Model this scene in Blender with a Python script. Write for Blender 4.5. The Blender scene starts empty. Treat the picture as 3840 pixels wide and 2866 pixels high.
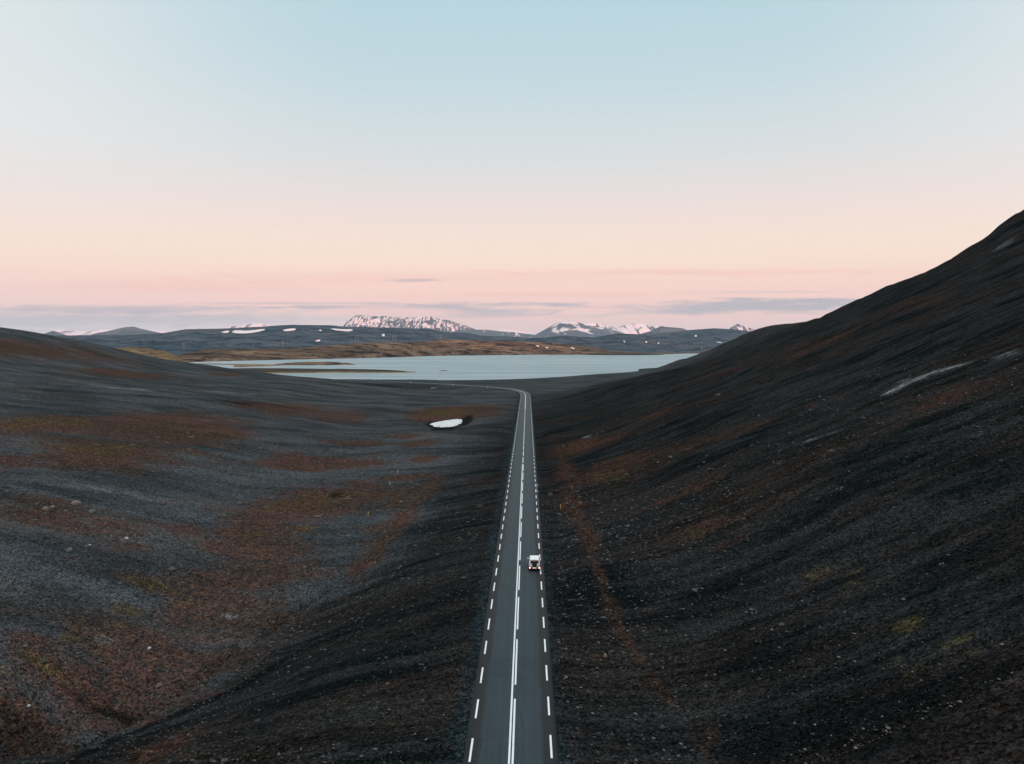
import bpy, bmesh, math, random
import numpy as np
from mathutils import Vector, Matrix
from mathutils.bvhtree import BVHTree

# ------------------------------------------------------------------ camera
S = bpy.context.scene
CZ = 31.0                       # drone height above the road
F = 2800.0                      # focal length in pixels of the 3840 px wide photograph
YAW = math.atan(58.0 / F)
PITCH = math.atan(133.0 / F)
cam_d = bpy.data.cameras.new('camera')
cam = bpy.data.objects.new('camera', cam_d)
S.collection.objects.link(cam)
cam.location = (0, 0, CZ)
cam.rotation_euler = (math.pi / 2 - PITCH, 0, YAW)
cam_d.sensor_fit = 'HORIZONTAL'
cam_d.sensor_width = 36.0
cam_d.lens = 36.0 * F / 3840.0
cam_d.clip_start = 0.5
cam_d.clip_end = 90000
S.camera = cam
S.render.resolution_x, S.render.resolution_y = 1024, 764

fw = np.array([-math.sin(YAW) * math.cos(PITCH), math.cos(YAW) * math.cos(PITCH), -math.sin(PITCH)])
rt = np.array([math.cos(YAW), math.sin(YAW), 0.0])
up = np.cross(rt, fw)


def ray(px, py):
    return fw + rt * (px - 1920.0) / F + up * (1433.0 - py) / F


def at(px, py, Y):
    d = ray(px, py)
    k = Y / d[1]
    return np.array([d[0] * k, Y, CZ + d[2] * k])


# ------------------------------------------------------------------ node helpers
def s2l(c):
    return tuple(((v / 255.0) / 12.92 if v <= 10 else ((v / 255.0 + .055) / 1.055) ** 2.4) for v in c)


class NT:
    def __init__(self, tree):
        self.t = tree
        self.n = tree.nodes
        self.l = tree.links

    def new(self, typ, **kw):
        n = self.n.new(typ)
        for k, v in kw.items():
            setattr(n, k, v)
        return n

    def put(self, sock, v):
        if hasattr(v, 'is_output') or isinstance(v, bpy.types.NodeSocket):
            self.l.new(v, sock)
        elif isinstance(v, (tuple, list)):
            v = tuple(v)
            n = len(sock.default_value)
            sock.default_value = v + (1.0,) * (n - len(v)) if len(v) < n else v[:n]
        else:
            sock.default_value = v

    def math(self, op, a, b=0.0, c=None, clamp=False):
        n = self.new('ShaderNodeMath', operation=op, use_clamp=clamp)
        self.put(n.inputs[0], a)
        self.put(n.inputs[1], b)
        if c is not None:
            self.put(n.inputs[2], c)
        return n.outputs[0]

    def step(self, v, lo, hi, a=0.0, b=1.0):
        n = self.new('ShaderNodeMapRange', interpolation_type='SMOOTHSTEP')
        self.put(n.inputs[0], v)
        for i, x in enumerate((lo, hi, a, b)):
            self.put(n.inputs[1 + i], x)
        return n.outputs[0]

    def lin(self, v, lo, hi, a=0.0, b=1.0):
        n = self.new('ShaderNodeMapRange')
        self.put(n.inputs[0], v)
        for i, x in enumerate((lo, hi, a, b)):
            self.put(n.inputs[1 + i], x)
        return n.outputs[0]

    def mix(self, f, a, b, mode='MIX'):
        n = self.new('ShaderNodeMix', data_type='RGBA', blend_type=mode)
        self.put(n.inputs[0], f)
        self.put(n.inputs[6], a)
        self.put(n.inputs[7], b)
        return n.outputs[2]

    def noise(self, vec, scale, detail=4.0, rough=0.55, dist=0.0, sc=None):
        if sc is not None:
            m = self.new('ShaderNodeVectorMath', operation='MULTIPLY')
            self.put(m.inputs[0], vec)
            m.inputs[1].default_value = sc
            vec = m.outputs[0]
        n = self.new('ShaderNodeTexNoise')
        self.put(n.inputs['Vector'], vec)
        self.put(n.inputs['Scale'], scale)
        n.inputs['Detail'].default_value = detail
        n.inputs['Roughness'].default_value = rough
        n.inputs['Distortion'].default_value = dist
        return n.outputs[0]

    def attr(self, name):
        n = self.new('ShaderNodeAttribute', attribute_name=name)
        return n.outputs['Fac']

    def pos(self):
        return self.new('ShaderNodeNewGeometry').outputs['Position']

    def sep(self, v):
        n = self.new('ShaderNodeSeparateXYZ')
        self.put(n.inputs[0], v)
        return n.outputs

    def comb(self, x, y, z):
        n = self.new('ShaderNodeCombineXYZ')
        for i, v in enumerate((x, y, z)):
            self.put(n.inputs[i], v)
        return n.outputs[0]

    def bump(self, h, strength, dist):
        n = self.new('ShaderNodeBump')
        n.inputs['Strength'].default_value = strength
        n.inputs['Distance'].default_value = dist
        self.put(n.inputs['Height'], h)
        return n.outputs[0]


# ------------------------------------------------------------------ sky
W = bpy.data.worlds.new('World')
S.world = W
W.use_nodes = True
w = NT(W.node_tree)
w.n.clear()
geo = w.new('ShaderNodeTexCoord').outputs['Generated']
dx, dy, dz = w.sep(geo)
ramp = w.new('ShaderNodeValToRGB')
cr = ramp.color_ramp
cr.interpolation = 'B_SPLINE'
SKY = [(-0.02, (226, 206, 206)), (0.02, (233, 208, 206)), (0.048, (244, 208, 202)), (0.078, (253, 215, 204)), (0.098, (252, 223, 207)),
       (0.120, (251, 228, 211)), (0.152, (247, 226, 216)), (0.19, (236, 224, 222)), (0.24, (220, 224, 226)),
       (0.32, (199, 220, 227)), (0.42, (180, 210, 221)), (0.60, (205, 228, 238)), (1.0, (222, 240, 250))]
while len(cr.elements) < len(SKY):
    cr.elements.new(0.5)
for el, (z, c) in zip(cr.elements, SKY):
    el.position = (z + 0.02) / 1.02
    el.color = s2l(c) + (1,)
w.put(ramp.inputs[0], w.lin(dz, -0.02, 1.0))
sky = ramp.outputs[0]
# tangent of azimuth / elevation in front of the valley
dyc = w.math('MAXIMUM', dy, 0.05)
ta = w.math('DIVIDE', dx, dyc)
te = w.math('DIVIDE', dz, dyc)
# paler towards the sides
side = w.step(w.math('ABSOLUTE', w.math('ADD', ta, -0.05)), 0.25, 0.85)
sky = w.mix(w.math('MULTIPLY', side, w.step(dz, 0.10, 0.26, 0.1, 0.62)), sky, s2l((238, 238, 238)))
# grey-blue earth shadow on the left horizon
band = w.math('MULTIPLY', w.step(te, 0.052, 0.032), w.step(ta, -0.08, -0.42))
sky = w.mix(w.math('MULTIPLY', band, 0.7), sky, s2l((212, 212, 216)))
# stratus bars
cn = w.noise(w.comb(ta, w.math('MULTIPLY', te, 14.0), 0.0), 5.0, 5.0, 0.6)
cn2 = w.noise(w.comb(ta, w.math('MULTIPLY', te, 9.0), 3.0), 16.0, 6.0, 0.62, .6)


def cloud(px, py, rx, ry, k):
    d = ray(px, py)
    a0, e0 = d[0] / d[1], d[2] / d[1]
    u = w.math('DIVIDE', w.math('SUBTRACT', ta, a0), rx / F)
    v = w.math('DIVIDE', w.math('SUBTRACT', te, e0), ry / F)
    r = w.math('SQRT', w.math('ADD', w.math('MULTIPLY', u, u), w.math('MULTIPLY', v, v)))
    r = w.math('ADD', r, w.math('MULTIPLY', w.math('SUBTRACT', cn2, 0.5), 2.6))
    return w.math('MULTIPLY', w.step(r, 1.45, 0.15), k)


GREY = s2l((188, 184, 192))
for c in [(2830, 1150, 480, 24, 1.0), (3050, 1130, 380, 14, .9), (2560, 1172, 260, 9, .7), (420, 1160, 620, 16, .75), (150, 1200, 620, 40, .6), (800, 1195, 420, 24, .5),
          (1210, 1152, 190, 7, .9), (1640, 1150, 260, 14, .9), (1860, 1166, 250, 11, .8), (1960, 1142, 110, 6, .6),
          (2110, 1142, 95, 9, .9), (1560, 1052, 95, 6, .8), (1850, 1182, 300, 10, .6), (1100, 1138, 500, 5, .5), (2860, 1095, 300, 6, .25)]:
    sky = w.mix(cloud(*c), sky, GREY)
PINK = s2l((246, 198, 192))
for c in [(1500, 1040, 900, 22, .35), (2700, 1022, 800, 14, .45), (2050, 1105, 500, 9, .5), (700, 1075, 600, 24, .4)]:
    sky = w.mix(cloud(*c), sky, PINK)
# cap cloud on the big mountain
for c in [(1430, 1168, 190, 20, .9), (1560, 1172, 170, 16, .85)]:
    sky = w.mix(cloud(*c), sky, s2l((240, 205, 202)))
# afterglow behind the drone
glow = w.math('MULTIPLY', w.step(dy, 0.0, -0.9), w.step(dz, 0.45, 0.0))
sky = w.mix(w.math('MULTIPLY', glow, 0.6), sky, (1.25, 0.80, 0.52, 1))
# brighter dome overhead, towards the sun that has just gone
over = w.step(w.math('ADD', dz, w.math('MULTIPLY', dy, -0.55)), 0.15, 0.75, 1.0, 1.45)
vs = w.new('ShaderNodeVectorMath', operation='SCALE')
w.put(vs.inputs[0], sky)
w.put(vs.inputs['Scale'], over)
sky = vs.outputs[0]
bg = w.new('ShaderNodeBackground')
w.put(bg.inputs[0], sky)
bg.inputs[1].default_value = 1.0
wo = w.new('ShaderNodeOutputWorld')
w.l.new(bg.outputs[0], wo.inputs[0])

sun_d = bpy.data.lights.new('sun', 'SUN')
sun_d.energy = 5.0   # the last sun, only the far summits still catch it
sun_d.angle = math.radians(0.6)
sun_d.color = (1.0, 0.30, 0.22)
sun = bpy.data.objects.new('sun', sun_d)
S.collection.objects.link(sun)
sun.rotation_euler = Vector((-0.42, 0.9, -0.036)).to_track_quat('-Z', 'Y').to_euler()

S.view_settings.view_transform = 'Standard'
S.view_settings.look = 'None'
S.view_settings.exposure = 0.0
S.view_settings.gamma = 1.0
S.cycles.volume_bounces = 0
S.cycles.max_bounces = 6

# ------------------------------------------------------------------ object helpers
COL = S.collection


def tag(o, label=None, cat=None, group=None, kind=None):
    if label:
        o['label'] = label
    if cat:
        o['category'] = cat
    if group:
        o['group'] = group
    if kind:
        o['kind'] = kind
    return o


def mesh_np(name, V, Q, mat, parent=None, smooth=True):
    me = bpy.data.meshes.new(name)
    V = np.asarray(V, dtype=np.float32)
    Q = np.asarray(Q, dtype=np.int32)
    k = Q.shape[1]
    me.vertices.add(len(V))
    me.vertices.foreach_set('co', V.ravel())
    me.loops.add(Q.size)
    me.loops.foreach_set('vertex_index', Q.ravel())
    me.polygons.add(len(Q))
    me.polygons.foreach_set('loop_start', np.arange(0, Q.size, k, dtype=np.int32))
    me.polygons.foreach_set('use_smooth', np.full(len(Q), smooth, dtype=bool))
    me.update(calc_edges=True)
    me.validate()
    if mat:
        me.materials.append(mat)
    o = bpy.data.objects.new(name, me)
    COL.objects.link(o)
    if parent:
        o.parent = parent
    return o


def set_attr(o, name, vals):
    a = o.data.attributes.new(name, 'FLOAT', 'POINT')
    a.data.foreach_set('value', np.asarray(vals, dtype=np.float32).ravel())


def bm_obj(name, bm, mat, parent=None, smooth=False):
    me = bpy.data.meshes.new(name)
    bmesh.ops.recalc_face_normals(bm, faces=bm.faces)
    for f in bm.faces:
        f.smooth = smooth
    bm.to_mesh(me)
    bm.free()
    me.materials.append(mat)
    o = bpy.data.objects.new(name, me)
    COL.objects.link(o)
    if parent:
        o.parent = parent
    return o


def grid_quads(nr, nc):
    i = np.arange(nr * nc).reshape(nr, nc)
    return np.stack([i[:-1, :-1], i[:-1, 1:], i[1:, 1:], i[1:, :-1]], -1).reshape(-1, 4)


def smooth(a, b, x):
    t = np.clip((x - a) / (b - a), 0, 1)
    return t * t * (3 - 2 * t)


# ---- numpy gradient noise
_rng = np.random.RandomState(7)
_perm = np.concatenate([_rng.permutation(1024)] * 3).astype(np.int64)
_ga = _rng.rand(1024) * 2 * np.pi
_gx, _gy = np.cos(_ga), np.sin(_ga)


def perlin(x, y, seed=0):
    x = np.asarray(x, float) + seed * 17.31
    y = np.asarray(y, float) + seed * 9.73
    xi, yi = np.floor(x).astype(np.int64), np.floor(y).astype(np.int64)
    xf, yf = x - xi, y - yi
    u = xf * xf * xf * (xf * (xf * 6 - 15) + 10)
    v = yf * yf * yf * (yf * (yf * 6 - 15) + 10)

    def g(ix, iy, fx, fy):
        h = _perm[(_perm[ix % 1024] + iy) % 1024]
        return _gx[h] * fx + _gy[h] * fy
    a = g(xi, yi, xf, yf)
    b = g(xi + 1, yi, xf - 1, yf)
    c = g(xi, yi + 1, xf, yf - 1)
    d = g(xi + 1, yi + 1, xf - 1, yf - 1)
    return (a + (b - a) * u) * (1 - v) + (c + (d - c) * u) * v


def fbm(x, y, seed=0, octv=5, gain=0.5, ridged=False):
    s, a, n = 0.0, 1.0, 0.0
    for k in range(octv):
        p = perlin(x * 2 ** k, y * 2 ** k, seed + k)
        if ridged:
            p = 0.5 - np.abs(p) * 1.6
        s = s + p * a
        n += a
        a *= gain
    return s / n * 1.6


# ------------------------------------------------------------------ near terrain
LAKE_Z = -14.0
ROAD_X = -1.24
SL = -0.0064


def plane_pt(px, py, off=0.0):
    d = ray(px, py)
    k = (CZ - off) / (SL * d[1] - d[2])
    return np.array([d[0] * k, d[1] * k, CZ + d[2] * k])


def chaikin(P, n=3):
    for _ in range(n):
        Q = [P[0]]
        for a, b in zip(P[:-1], P[1:]):
            Q += [a * .75 + b * .25, a * .25 + b * .75]
        Q.append(P[-1])
        P = np.array(Q)
    return P


_c = [np.array([ROAD_X, y, 0.0]) for y in (-110, 60, 250, 420, 495)]
_c += [np.array([ROAD_X - .1, 530, 0]), np.array([-2.2, 556, 0])]
for p in [(1960, 1469.5), (1934, 1461), (1890, 1456), (1829, 1450.6), (1697, 1442.6), (1540, 1434)]:
    _c.append(plane_pt(*p))
_c += [np.array([-165, 790, 0.]), np.array([-225, 850, 0.]), np.array([-300, 930, 0.])]
_c = chaikin(np.array(_c), 3)
_seg = np.concatenate([[0], np.cumsum(np.hypot(*(np.diff(_c[:, :2], axis=0)).T))])
RS = np.arange(0, _seg[-1], 2.0)
RC = np.stack([np.interp(RS, _seg, _c[:, 0]), np.interp(RS, _seg, _c[:, 1])], 1)


def road_z(y):
    return SL * y - 4.0 * smooth(760, 930, y)


_tan = np.gradient(RC, axis=0)
_tan /= np.linalg.norm(_tan, axis=1)[:, None]
RNOR = np.stack([_tan[:, 1], -_tan[:, 0]], 1)      # to the right of travel


def road_dist(X, Y):
    """signed lateral distance to the road centre line and road height there"""
    X, Y = np.ravel(X), np.ravel(Y)
    ud = np.full(X.shape, 1e9)
    sg = np.zeros(X.shape)
    yy = np.zeros(X.shape)
    st = (Y < 480)
    ud[st] = np.abs(X[st] - ROAD_X)
    sg[st] = X[st] - ROAD_X
    yy[st] = Y[st]
    idx = np.where(~st)[0]
    sel = RC[:, 1] > 470
    C, N = RC[sel], RNOR[sel]
    for k in range(0, len(idx), 20000):
        ii = idx[k:k + 20000]
        d2 = (X[ii, None] - C[None, :, 0]) ** 2 + (Y[ii, None] - C[None, :, 1]) ** 2
        j = d2.argmin(1)
        ex, ey = X[ii] - C[j, 0], Y[ii] - C[j, 1]
        sg[ii] = ex * N[j, 0] + ey * N[j, 1]
        ud[ii] = np.sqrt(d2[np.arange(len(ii)), j])
        sg[ii] = np.where(ud[ii] > 60, np.sign(sg[ii]) * ud[ii], sg[ii])
        yy[ii] = C[j, 1]
    return sg, road_z(yy)


CP = []                                            # height control points (x, y, z)
for y in (-110, -40, 20, 60, 95, 130, 165, 200, 250, 300, 350, 400, 450, 500):
    for dxr in (-5.0, 5.0):
        CP.append((ROAD_X + dxr, y, road_z(y) - .1))
for i in range(0, len(RC), 14):
    if RC[i, 1] > 520:
        for s in (-6, 6):
            q = RC[i] + RNOR[i] * s
            CP.append((q[0], q[1], road_z(RC[i, 1]) - .2))
IMG = [  # right toe of the hill
    (2110, 1600, 305), (2130, 1700, 228), (2190, 1950, 137.5), (2270, 2250, 93), (2450, 2500, 73), (2640, 2866, 56),
    # right crest line
    (3840, 796, 350), (3740, 862, 385), (3640, 920, 415), (3490, 1010, 450), (3300, 1090, 500), (3190, 1140, 525),
    (3060, 1200, 560), (2985, 1214, 600), (2900, 1222, 640), (2830, 1242, 670), (2760, 1275, 690), (2700, 1300, 705), (2640, 1330, 720),
    (2560, 1352, 735), (2486, 1379, 740), (2379, 1426, 690), (2250, 1469, 610),
    # plain in front of the lake
    (2100, 1440, 760), (2300, 1402, 1150), (2480, 1381, 1480), (1900, 1432, 850), (2150, 1410, 1150), (1950, 1423, 1000), (1750, 1428, 930), (1500, 1426, 960),
    # left skyline
    (0, 1234, 600), (149, 1252, 620), (298, 1284, 640), (422, 1309, 660), (571, 1346, 680), (795, 1374, 720), (994, 1401, 770), (1079, 1415, 830),
    (1300, 1423, 930),
    # left hillside
    (0, 1330, 470), (0, 1400, 390), (0, 1435, 325), (0, 1500, 270), (0, 1600, 215), (0, 1750, 165), (0, 1900, 135), (0, 2100, 112), (0, 2350, 95),
    (0, 2600, 82), (0, 2866, 72),
    (300, 1340, 560), (300, 1443, 370),
    (600, 1390, 590), (600, 1450, 420), (600, 1500, 330), (600, 1600, 250), (600, 1750, 190), (600, 1900, 155), (600, 2100, 126), (600, 2350, 106),
    (1000, 1430, 560), (1000, 1500, 400), (1000, 1600, 290), (1000, 1750, 212), (1000, 1900, 171), (1000, 2100, 135),
    (1300, 1440, 640), (1300, 1500, 450), (1300, 1600, 320), (1300, 1750, 225), (1300, 1900, 172),
    (1600, 1470, 640), (1600, 1510, 470), (1690, 1592, 350), (1640, 1540, 395), (1600, 1700, 236), (1850, 1600, 300), (1800, 1530, 400),
    # gully between the left hillside and the road bank
    (1600, 1880, 169), (1300, 2200, 118), (1000, 2320, 113), (700, 2540, 97), (300, 2760, 84), (0, 2990, 78)]
for p in IMG:
    CP.append(tuple(at(*p)))
CP += [  # right hillside, world
    (40, -60, 12), (80, -60, 30), (150, -60, 60), (230, -60, 96), (340, -60, 135),
    (40, 50, 11.5), (80, 50, 27), (150, 50, 57), (230, 50, 93), (340, 50, 132),
    (40, 130, 11.5), (80, 130, 27), (150, 130, 57), (230, 130, 93), (340, 130, 130),
    (40, 210, 11), (80, 210, 26), (150, 210, 56), (230, 210, 93), (340, 210, 125),
    (45, 290, 10.5), (90, 290, 26), (160, 290, 56), (230, 290, 90), (330, 290, 112),
    (45, 370, 8.5), (90, 370, 21), (150, 370, 43), (200, 370, 67), (165, 415, 44), (215, 402, 68),
    (45, 460, 6), (100, 460, 18), (160, 460, 36), (210, 460, 59), (85, 510, 11.5), (190, 510, 44),
    (60, 560, 4), (120, 560, 17), (170, 560, 32), (90, 640, 4), (150, 640, 21), (110, 700, 6),
    (340, 380, 95), (330, 470, 62), (310, 560, 36), (300, 660, 25), (280, 760, 12), (420, 300, 105), (450, 450, 62), (450, 600, 20), (420, 800, -2),
    (250, 830, 2), (300, 1000, -8), (500, 1100, -9), (500, 1500, -11), (620, 800, 0), (680, 300, 90), (680, 0, 120), (480, 0, 140), (480, -100, 140), (680, 1900, -16),
    # left, hidden behind its skyline and under the lake
    (-560, 760, 30), (-480, 800, 14), (-420, 870, 0), (-330, 950, -13), (-560, 950, -6), (-700, 900, 15), (-880, 500, 70), (-880, 800, 30), (-880, 1100, -12),
    (-700, 1150, -17), (-400, 1150, -19), (-200, 1200, -20), (0, 1250, -20), (150, 1450, -18), (260, 1720, -18), (0, 1900, -24), (-800, 1900, -24), (400, 1900, -20),
    (-140, -100, -16), (-60, 20, -15), (-140, 20, -6), (-300, 0, 15), (-300, 150, 18), (-600, 100, 45), (-600, 350, 50), (-880, 100, 80), (-450, 300, 30), (-25, 20, -7), (-30, -100, -8)]
CP = np.array(CP)


def tps_fit(P, lam=0.02):
    n = len(P)
    x = P[:, :2] / 100.0
    r2 = ((x[:, None] - x[None]) ** 2).sum(-1)
    K = 0.5 * r2 * np.log(r2 + 1e-12) + lam * np.eye(n) * 0.05
    A = np.zeros((n + 3, n + 3))
    A[:n, :n] = K
    A[:n, n] = 1
    A[:n, n + 1:] = x
    A[n:, :n] = A[:n, n:].T
    b = np.zeros(n + 3)
    b[:n] = P[:, 2]
    return x, np.linalg.solve(A, b)


_tx, _tw = tps_fit(CP)


def tps(X, Y):
    X, Y = np.ravel(X) / 100.0, np.ravel(Y) / 100.0
    out = np.empty(X.shape)
    n = len(_tx)
    for k in range(0, len(X), 20000):
        s = slice(k, k + 20000)
        r2 = (X[s, None] - _tx[None, :, 0]) ** 2 + (Y[s, None] - _tx[None, :, 1]) ** 2
        out[s] = (0.5 * r2 * np.log(r2 + 1e-12)) @ _tw[:n] + _tw[n] + _tw[n + 1] * X[s] + _tw[n + 2] * Y[s]
    return out


HOLLOW = at(1700, 1592, 350)


def height(X, Y):
    X, Y = np.ravel(X).astype(float), np.ravel(Y).astype(float)
    z = tps(X, Y)
    u, zr = road_dist(X, Y)
    d = np.abs(u)
    rough = smooth(7, 26, d)
    rough = rough * (0.35 + 0.65 * smooth(8, 60, np.abs(X)))
    far = smooth(150, 500, Y)
    broad = 1.6 * fbm(X / 38, Y / 26, 91, 4) * smooth(12, 40, np.abs(X)) * smooth(420, 250, Y)
    right = smooth(10, 40, X) * smooth(900, 650, Y)
    left = smooth(-14, -45, X) * smooth(1000, 800, Y)
    # rills run down the slope (mostly along x)
    wob = 14 * fbm(X / 90, Y / 90, 3, 3)
    z = z + right * rough * (fbm(X / 75, (Y + wob + X * .10) / 11, 11, 4, .55) * (.75 + 1.8 * far) + 1.6 * fbm(X / 60, Y / 60, 5, 4))
    rl = fbm(X / 60, (Y + wob) / 10, 21, 4, .5, True)
    z = z + left * rough * ((0.55 + .6 * far) * np.minimum(rl, .28) + 2.3 * fbm(X / 70, Y / 55, 31, 4))
    z = z + broad
    z = z + rough * 0.11 * fbm(X / 3.0, Y / 3.0, 41, 4) + smooth(4.5, 9, d) * 0.05 * fbm(X / .9, Y / .9, 43, 3)
    # crag on the right skyline
    z = z + 1.8 * np.exp(-(((X - 231) / 9) ** 2 + ((Y - 364) / 12) ** 2)) * (1 + fbm(X / 6, Y / 6, 51, 3))
    # a small stream has cut into the floor of the left gully
    gx_ = np.interp(Y, [60, 84, 97, 113, 125], [-66, -50, -44, -39, -30]) + 1.5 * fbm(Y / 9, Y * 0, 57, 3) + 1.0
    z = z - 1.1 * np.exp(-((X - gx_) / .75) ** 2) * smooth(128, 112, Y) * (X < 0)
    # folds on the upper left slope
    yf_ = 326 + 26 * fbm(X / 120, X * 0, 58, 3)
    z = z + 2.4 * smooth(-60, -140, X) * np.exp(-np.where(Y > yf_, (Y - yf_) / 45, (yf_ - Y) / 10) ** 2)
    # snow hollow
    z = z - 1.8 * np.exp(-(((X - HOLLOW[0]) / 12) ** 2 + ((Y - HOLLOW[1] - 2) / 16) ** 2))
    # road bed
    k = smooth(4.7, 9.5, d)
    bed = zr - 0.14 - 0.10 * np.maximum(d - 3.6, 0)
    return bed * (1 - k) + z * k


def axis(lo, hi, c0, c1, fine, grow):
    a = list(np.arange(c0, c1 + 1e-6, fine))
    s = fine
    while a[-1] < hi:
        s *= grow
        a.append(a[-1] + s)
    s = fine
    b = []
    v = c0
    while v > lo:
        s *= grow
        v -= s
        b.append(v)
    return np.array(b[::-1] + a)


gx = axis(-900, 700, -62, 62, 0.42, 1.022)
gy = axis(-110, 1900, 45, 150, 0.45, 1.0125)
GX, GY = np.meshgrid(gx, gy)
GZ = height(GX, GY)
TV = np.stack([GX.ravel(), GY.ravel(), GZ], 1)
TQ = grid_quads(len(gy), len(gx))
BVH = {}
BVH['terrain'] = BVHTree.FromPolygons(TV.tolist(), TQ.tolist())


def hit(px, py, keys=('terrain',)):
    best = None
    for k in keys:
        loc, nor, i, dist = BVH[k].ray_cast(Vector((0, 0, CZ)), Vector(ray(px, py)).normalized())
        if loc and (best is None or dist < best[2]):
            best = (loc, nor, dist)
    return best


def drop(x, y, key='terrain'):
    loc, nor, i, d = BVH[key].ray_cast(Vector((x, y, 900)), Vector((0, 0, -1)))
    return loc


# ---- ground cover and painted shade masks, laid out in plan on the ground
TX, TY = TV[:, 0], TV[:, 1]
nz1 = fbm(TX / 40, TY / 9, 61, 5, .6)
nz2 = fbm(TX / 12, TY / 6, 71, 4, .6)


def blobs(L):
    m = np.zeros(len(TX))
    for (px, py, rx, ry, k) in L:
        h = hit(px, py)
        if not h:
            continue
        c = h[0]
        e1, e2 = hit(px, py - ry), hit(px, py + ry)
        sx = rx / F * c.y
        sy = 0.5 * abs((e1[0].y if e1 else c.y * 1.1) - (e2[0].y if e2 else c.y * .95))
        sy = min(max(sy, 1.0), 90)
        r2 = ((TX - c.x - (TY - c.y) * 0) / sx) ** 2 + ((TY - c.y) / sy) ** 2
        m = np.maximum(m, k * np.exp(-r2 * .8))
    return m


RUST = [(60, 1310, 200, 55, .8), (330, 1330, 150, 30, .6), (480, 1400, 140, 14, .8), (850, 1408, 50, 6, .9), (200, 1590, 200, 45, .8), (620, 1600, 260, 70, .9),
        (780, 1630, 120, 45, 1), (380, 1710, 220, 60, .9), (60, 1730, 100, 25, .7), (1060, 1530, 130, 22, .9), (1250, 1560, 130, 25, .7), (1350, 1665, 170, 14, .8),
        (1240, 1745, 210, 20, 1), (1100, 1755, 160, 14, .8), (1330, 1870, 170, 40, .8), (1100, 1910, 220, 45, .9), (950, 2000, 170, 50, .8), (1500, 1870, 60, 45, .8),
        (1430, 2010, 90, 55, .6), (1350, 2150, 60, 50, .5), (1000, 2140, 220, 60, .8), (800, 2230, 260, 70, .7), (950, 2330, 180, 60, .7), (500, 2400, 260, 90, .6), (250, 2500, 260, 90, .55),
        (200, 1930, 200, 60, .6), (450, 2050, 150, 50, .5), (700, 1990, 180, 35, .5), (600, 2800, 120, 60, .5),
        (1690, 1548, 120, 22, 1.5), (1790, 1535, 70, 16, 1.3), (1640, 1562, 90, 16, 1.3),
        (2170, 1680, 90, 24, .9), (2280, 1650, 120, 18, .6), (2120, 1760, 40, 40, .7), (2230, 1790, 120, 24, .7), (2150, 1900, 45, 70, .7), (2200, 2000, 35, 60, .6),
        (2245, 2150, 24, 70, .7), (2300, 2300, 30, 70, .5), (2450, 1555, 90, 10, .6), (2380, 1720, 90, 14, .5), (2600, 1990, 150, 22, .5), (2750, 1620, 200, 20, .4),
        (2640, 2700, 60, 90, .5), (3700, 1440, 150, 40, .4)]
MOSS = [(200, 1580, 140, 32, .9), (30, 1600, 60, 25, .8), (390, 1690, 160, 45, .8), (770, 1625, 90, 30, .6), (1080, 1900, 180, 28, .8), (950, 2010, 120, 35, .6),
        (560, 2190, 70, 26, .9), (480, 2290, 100, 36, .9), (260, 2395, 50, 20, .9), (160, 2480, 90, 40, .9), (10, 2530, 60, 70, .8), (1300, 1870, 90, 20, .5),
        (1670, 1550, 90, 14, 1.2), (640, 2260, 160, 40, .6), (2180, 1685, 60, 18, .5), (2240, 1790, 80, 14, .7), (2330, 1795, 60, 8, .7), (2820, 1850, 40, 10, .8),
        (2640, 1990, 70, 12, .7), (3050, 2150, 60, 24, 1), (3200, 2145, 40, 14, .8), (3410, 2340, 70, 34, 1), (3590, 2400, 70, 20, 1), (3650, 2440, 80, 26, .8),
        (3430, 2520, 60, 22, .9), (3200, 2190, 80, 14, .6), (3030, 2370, 70, 14, .5), (3360, 2500, 90, 40, .5), (2560, 2180, 60, 20, .3)]
PALE = [(3390, 1432, 60, 12, .7), (3660, 1350, 90, 12, .5), (3780, 1330, 90, 16, .5), (3770, 915, 40, 9, .7), (2200, 1637, 26, 6, .9),
        (200, 1790, 170, 28, .45), (480, 1860, 220, 34, .4), (180, 1448, 200, 7, .5), (700, 1465, 200, 6, .4), (1900, 1420, 30, 2, .1), (850, 1560, 160, 12, .3), (590, 2155, 60, 16, .5),
        (870, 2310, 50, 16, .7), (400, 2400, 40, 12, .5), (3130, 1620, 60, 8, .4), (3040, 1650, 50, 10, .5), (3580, 1700, 20, 8, .6)]
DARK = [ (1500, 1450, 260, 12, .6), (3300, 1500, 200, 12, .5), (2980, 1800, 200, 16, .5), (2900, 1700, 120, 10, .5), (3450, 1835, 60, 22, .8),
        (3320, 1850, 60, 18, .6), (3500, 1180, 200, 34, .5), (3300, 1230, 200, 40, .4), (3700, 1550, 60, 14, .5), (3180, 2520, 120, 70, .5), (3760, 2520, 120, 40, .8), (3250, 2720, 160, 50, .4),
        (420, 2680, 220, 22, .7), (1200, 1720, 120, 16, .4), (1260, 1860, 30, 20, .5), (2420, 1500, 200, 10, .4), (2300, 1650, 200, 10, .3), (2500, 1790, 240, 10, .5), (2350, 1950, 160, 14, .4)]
def line(pts, w_, h_, k):
    out = []
    for (a0, b0), (a1, b1) in zip(pts[:-1], pts[1:]):
        m_ = max(2, int(abs(b1 - b0) / (h_ * 1.1)) + int(abs(a1 - a0) / (w_ * 1.2)))
        for i_ in range(m_):
            f_ = i_ / m_
            out.append((a0 + (a1 - a0) * f_, b0 + (b1 - b0) * f_, w_ * (1 + .35 * math.sin(i_ * 2.3)), h_, k))
    return out


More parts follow.
